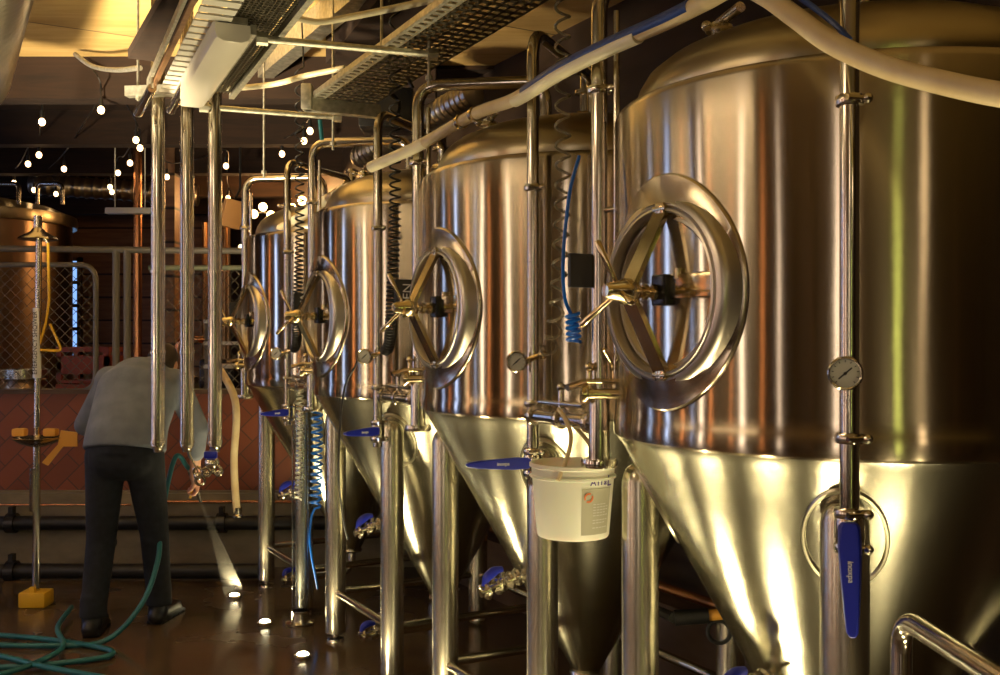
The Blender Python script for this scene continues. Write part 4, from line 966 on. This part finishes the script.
for s in (-1,1): B.ball(hd+sdh*.080*s-up_*.005, .026, 12, (.35,.7,1.15)); B.ball(hd+fdir*.078+sdh*.030*s+up_*.015, .014, 10)
for h_, k_, a_, t_ in ((hipL,knL,anL,toL),(hipR,knR,anR,toR)):
    capsule(B, h_, k_, .088, .058); capsule(B, k_, k_.lerp(a_,.35), .057, .058); capsule(B, k_.lerp(a_,.35), a_, .058, .038); capsule(B, a_-V((0,.04,.045)), t_, .035, .032)
for s_, e_, w_ in ((shL,elL,wrL),(shR,elR,wrR)):
    capsule(B, s_, e_, .052, .040); capsule(B, e_, w_, .040, .027)
def hand(w_, d, pn, th):                                  # wrist, finger direction, palm normal, thumb side
    d = V(d).normalized(); pn = V(pn); pn = (pn-d*pn.dot(d)).normalized(); s = d.cross(pn).normalized()*th
    c = w_+d*.045; capsule(B, w_, w_+d*.03, .026, .028)
    for k in range(4):
        o = s*(.030-.020*k); a = c+o*.8+d*.01; capsule(B, w_+d*.015+o*.5, a+d*.018, .013, .011)
        L = (.036,.042,.040,.032)[k]; k1 = a+d*.022+o*.25; k2 = k1+(d*.75+pn*.66)*L; k3 = k2+(-d*.25+pn*.95)*L*.7; k4 = k3+(-d*.9+pn*.3)*L*.45
        capsule(B, a+d*.01, k1, .0105, .0105, 12); capsule(B, k1, k2, .0098, .009, 12); capsule(B, k2, k3, .009, .0082, 12); capsule(B, k3, k4, .0082, .0075, 12)
    t0 = w_+d*.02+s*.022; t1 = t0+(s*.8+d*.6+pn*.4).normalized()*.04; t2 = t1+(d*.6+pn*.8-s*.1).normalized()*.032
    capsule(B, t0, t1, .013, .011, 12); capsule(B, t1, t2, .011, .0085, 12)
hand(wrR, (.10,.45,-.75), (-.9,.1,-.3), -1); hand(wrL, (.8,.35,-.35), (.1,.6,-.75), 1)
fused(B, 'body', 'skin', ps, .006, 3)
Tp = MB()
for h_, k_, a_ in ((hipL,knL,anL),(hipR,knR,anR)):
    capsule(Tp, h_+V((0,-.01,.02)), k_, .106, .076); capsule(Tp, k_, a_+V((0,0,.05)), .076, .066); Tp.tube([a_+V((0,0,.12)), a_+V((0,-.005,.0))], [.066,.070], 20)
    capsule(Tp, k_+V((-.01,-.03,-.02)), k_+V((.01,.06,-.03)), .05, .05)
capsule(Tp, (-.06,-.02,.93), (.06,-.01,.93), .125, .125); Tp.tube([(0,.0,.93),(0,.02,1.04)], [.16,.15], 24)
fused(Tp, 'trousers', 'jeans', ps, .010, 4)
S = MB()
Sp = [(V((0,.0,.96)),.175),(V((0,.02,1.03)),.172),(wai+V((0,.0,.02)),.170),(V((0,.13,1.18)),.175),(che,.175),(che+V((0,.10,.06)),.14),(nek,.075)]
S.tube([q for q, r in Sp], [r for q, r in Sp], 28)
S.v = [V((q.x*1.22, q.y, q.z)) for q in S.v]
capsule(S, shL, shR, .085, .085)
for s_, e_, w_, lo in ((shL,elL,wrL,.75),(shR,elR,wrR,.5)):
    capsule(S, s_, e_, .074, .062); capsule(S, e_, e_.lerp(w_, lo), .060, .050)
capsule(S, che+V((-.09,.02,.0)), che+V((-.02,-.03,-.25)), .09, .06); capsule(S, che+V((.09,.02,.0)), che+V((.05,-.03,-.22)), .09, .06)
S.tube([nek-V((0,.02,.01)), nek+V((0,.03,.025))], [.078,.066], 20)
fused(S, 'shirt', 'shirt', ps, .010, 5)
Hh = MB().ball(hd-fdir*.018+up_*.018, .102, 24, (.84,.90,1.08), fdir.to_track_quat('Y','Z').to_matrix()); Hh.ball(hd-fdir*.05-up_*.045, .062, 16)
Hh.v = [q for q in Hh.v]; fused(Hh, 'hair', 'hair', ps, .008, 2)
for a_, t_ in ((anL,toL),(anR,toR)):
    b_ = MB(); capsule(b_, a_-V((0,.05,.048)), t_+V((0,.01,.0)), .044, .040); capsule(b_, a_-V((0,.02,.03)), a_+V((0,0,.12)), .052, .058)
    b_.box((a_+t_)/2*1.0-V((0,0,(a_+t_).z/2-.010)), (.085,.30,.02), Matrix.Rotation(-math.atan2((t_-a_).x,(t_-a_).y), 3, 'Z'))
    fused(b_, 'boot', 'boot', ps, .008, 2)
PW = ps.location
# hose in the hands: nozzle, teal hose to the floor, water jet
nz0 = PW+wrR+V((-.01,.05,-.065)); tgt = W(0,-.61,4.07,.02); nd_ = (tgt-nz0).normalized()
nz = thing('spray_nozzle', 'steel hose nozzle held in the right hand of the person', 'nozzle', nz0)
MB().tube([nz0-nd_*.12, nz0+nd_*.02, nz0+nd_*.05, nz0+nd_*.10], [.013,.015,.012,.010], 14).build('barrel', 'fit', nz, rel=nz0)
MB().tube([nz0-nd_*.04+V((0,0,-.01)), nz0-nd_*.02+V((-.02,-.02,-.08))], .008, 10).build('trigger', 'yellow', nz, rel=nz0)
jt = thing('water_jet', 'pale jet of water sprayed from the nozzle down to the floor', 'water', nz0+nd_*.11)
j0 = nz0+nd_*.11; Lj = (tgt-j0).length; pts = []; rs = []
for k in range(13): s = k/12; pts.append(j0+nd_*Lj*s+V((0,0,.10*s*(1-s)))); rs.append(.008+.050*s**1.3)
MB().tube(pts, rs, 20).build('jet', 'water', jt, rel=j0)
dr = MB()
for k in range(90):
    s = random.random()**.7; q = j0+nd_*Lj*s; r = .02+.09*s
    dr.ball(q+V((random.gauss(0,r*.5),random.gauss(0,r*.5),abs(random.gauss(0,r*.4)))), .0035, 6)
tag(dr.build('droplets', 'water', jt, rel=j0), kind='stuff')
hp_ = [nz0-nd_*.12, nz0-nd_*.25+V((-.03,-.05,-.03)), V((-1.78,5.45,.62)), V((-1.80,5.35,.35)), V((-1.86,5.28,.06)), V((-2.1,5.22,.02)), V((-2.35,5.12,.02)), V((-2.62,5.10,.02)), V((-3.1,5.15,.02)), V((-3.7,5.1,.02))]
hp_ = [nz0-nd_*.12, nz0-nd_*.25+V((-.03,-.02,-.05)), at(161,520,5.45), at(158,560,5.3), at(141,605,5.16)]+[V((x_,y_,.018)) for x_, y_ in
      ((-2.0,5.06),(-2.25,4.98),(-2.6,5.0),(-2.9,5.05),(-3.1,4.85),(-2.7,4.66),(-2.25,4.66),(-1.90,4.80),(-1.98,4.95),(-2.5,5.14),(-3.1,5.22),(-3.5,5.1))]
floor_z = lambda q: q
tag(MB().tube(smooth_path(hp_, 10), .0135, 12).build('rubber_hose', 'teal'), 'long teal rubber hose looping over the wet floor to the person', 'hose')
hp2 = [V((x_,y_,.045)) for x_, y_ in ((-2.40,5.60),(-2.30,5.2),(-2.12,4.82),(-2.25,4.45),(-2.6,4.42),(-2.75,4.62),(-2.45,4.75),(-2.1,4.58),(-1.7,4.40))]
tag(MB().tube(smooth_path(hp2, 10), .0135, 12).build('rubber_hose', 'teal'), 'second teal hose loop lying across the first, lower left corner', 'hose')

# pipes behind the legs along the right wall
tag(MB().tube([W(0,.72,1.0,.42), W(3,.72,.9,.42)], .022, 12).build('floor_pipe', 'copperp'), 'reddish pipe low along the wall behind the tank legs', 'pipe')
t = thing('wall_bracket_valve', 'dark drain fitting with orange tip behind the nearest tank cone', 'valve', at(694,618,3.6))
MB().tube([(-.07,0,0),(.05,-.01,.012)], .028, 14).torus((.09,0,-.05), (.2,1,0), .04, .008).tube([(-.07,0,0),(-.07,.5,-.1)], .02, 10).build('grip', 'black', t); MB().tube([(.05,-.01,.012),(.10,-.02,.02)], .02, 12).build('tip', 'ochre', t)

# ================================================================== lamps added unseen behind and beside the camera, and world light
def fill_lamp(x, y, z, w, h, e, col, lb, rz=0):  # unseen fixture added to brighten the hall and the steel
    t = thing('ceiling_lamp', lb, 'lamp', (x,y,z), rz, 'ceiling lamps of the hall outside the picture')
    MB().rbox((0,0,.03), (w,h,.05), .01).tube([(0,h*.4,.05),(0,h*.4,H_CEIL-z)], .005, 6).tube([(0,-h*.4,.05),(0,-h*.4,H_CEIL-z)], .005, 6).build('housing', 'galv', t)
    MB().rbox((0,0,-.005), (w*.9,h*.98,.03), .01).build('diffuser', 'lamp_on', t)
    L = bpy.data.lights.new('ceiling_lamp_light', 'AREA'); L.shape = 'RECTANGLE'; L.size = w; L.size_y = h; L.energy = e; L.color = col
    o = bpy.data.objects.new('ceiling_lamp_light', L); COL.objects.link(o); o.location = (x,y,z-.03); o.rotation_euler = (0,0,rz)
warm = (1.0,.72,.42)
fill_lamp(-1.9, 1.6, 2.75, .14, 1.25, 13, warm, 'ceiling lamp hanging left of the camera, outside the picture', ROW)
fill_lamp(-3.6, 3.2, 2.75, .14, 1.25, 7, warm, 'ceiling lamp near the left wall, outside the picture', ROW)
fill_lamp(-.6, -2.2, 2.75, .14, 1.25, 8, warm, 'ceiling lamp behind the camera, outside the picture')
fp = V((-2.95,3.45,0)); t = thing('flood_lamp', 'flood lamp on a stand aimed at the ceiling, outside the picture on the left', 'lamp', fp)  # added out of view to brighten the plywood ceiling
for an in (90,210,330): MB().tube([(0,0,.55),(.35*math.cos(math.radians(an)),.35*math.sin(math.radians(an)),.01)], .011, 10).build('leg', 'black', t)
MB().tube([(0,0,.5),(0,0,1.35)], .014, 12).build('pole', 'pipe', t)
fd = (V((-2.15,5.0,3.3))-fp-V((0,0,1.5))).normalized(); Rf = fd.to_track_quat('Z','Y').to_matrix()
MB().rbox((0,0,1.45), (.34,.26,.10), .015, Rf).build('lamp_head', 'blackp', t)
MB().rbox(V((0,0,1.45))+fd*.052, (.30,.22,.006), .002, Rf).build('lens', 'lamp_on', t)
L = bpy.data.lights.new('flood_lamp_light', 'AREA'); L.shape = 'RECTANGLE'; L.size = .30; L.size_y = .22; L.energy = 95; L.spread = math.radians(80); L.color = (1,.80,.50)
o = bpy.data.objects.new('flood_lamp_light', L); COL.objects.link(o); o.location = fp+V((0,0,1.45))+fd*.06; o.rotation_euler = (-fd).to_track_quat('Z','Y').to_euler()
fill_lamp(1.9, -2.6, 2.75, .14, 1.25, 10, warm, 'ceiling lamp behind the camera to the right, outside the picture')
t = thing('tube_lamp', 'three upright yellow-green tube lamps on the rear wall, outside the picture', 'lamp', (.95,YR+.15,.0))  # added so yellow-green lines reflect in the nearest tank
MB().box((0,-.05,1.4), (.5,.06,2.8)).build('back_board', 'blackp', t)
for k in range(3): MB().tube([(-.06+k*.13,.03,.3),(-.06+k*.13,.03,2.7)], .012, 10).build('tube', 'tubelamp', t)
wd = bpy.data.worlds.new('world'); sc.world = wd; wd.use_nodes = True
wd.node_tree.nodes['Background'].inputs[0].default_value = (1,.75,.45,1); wd.node_tree.nodes['Background'].inputs[1].default_value = .02
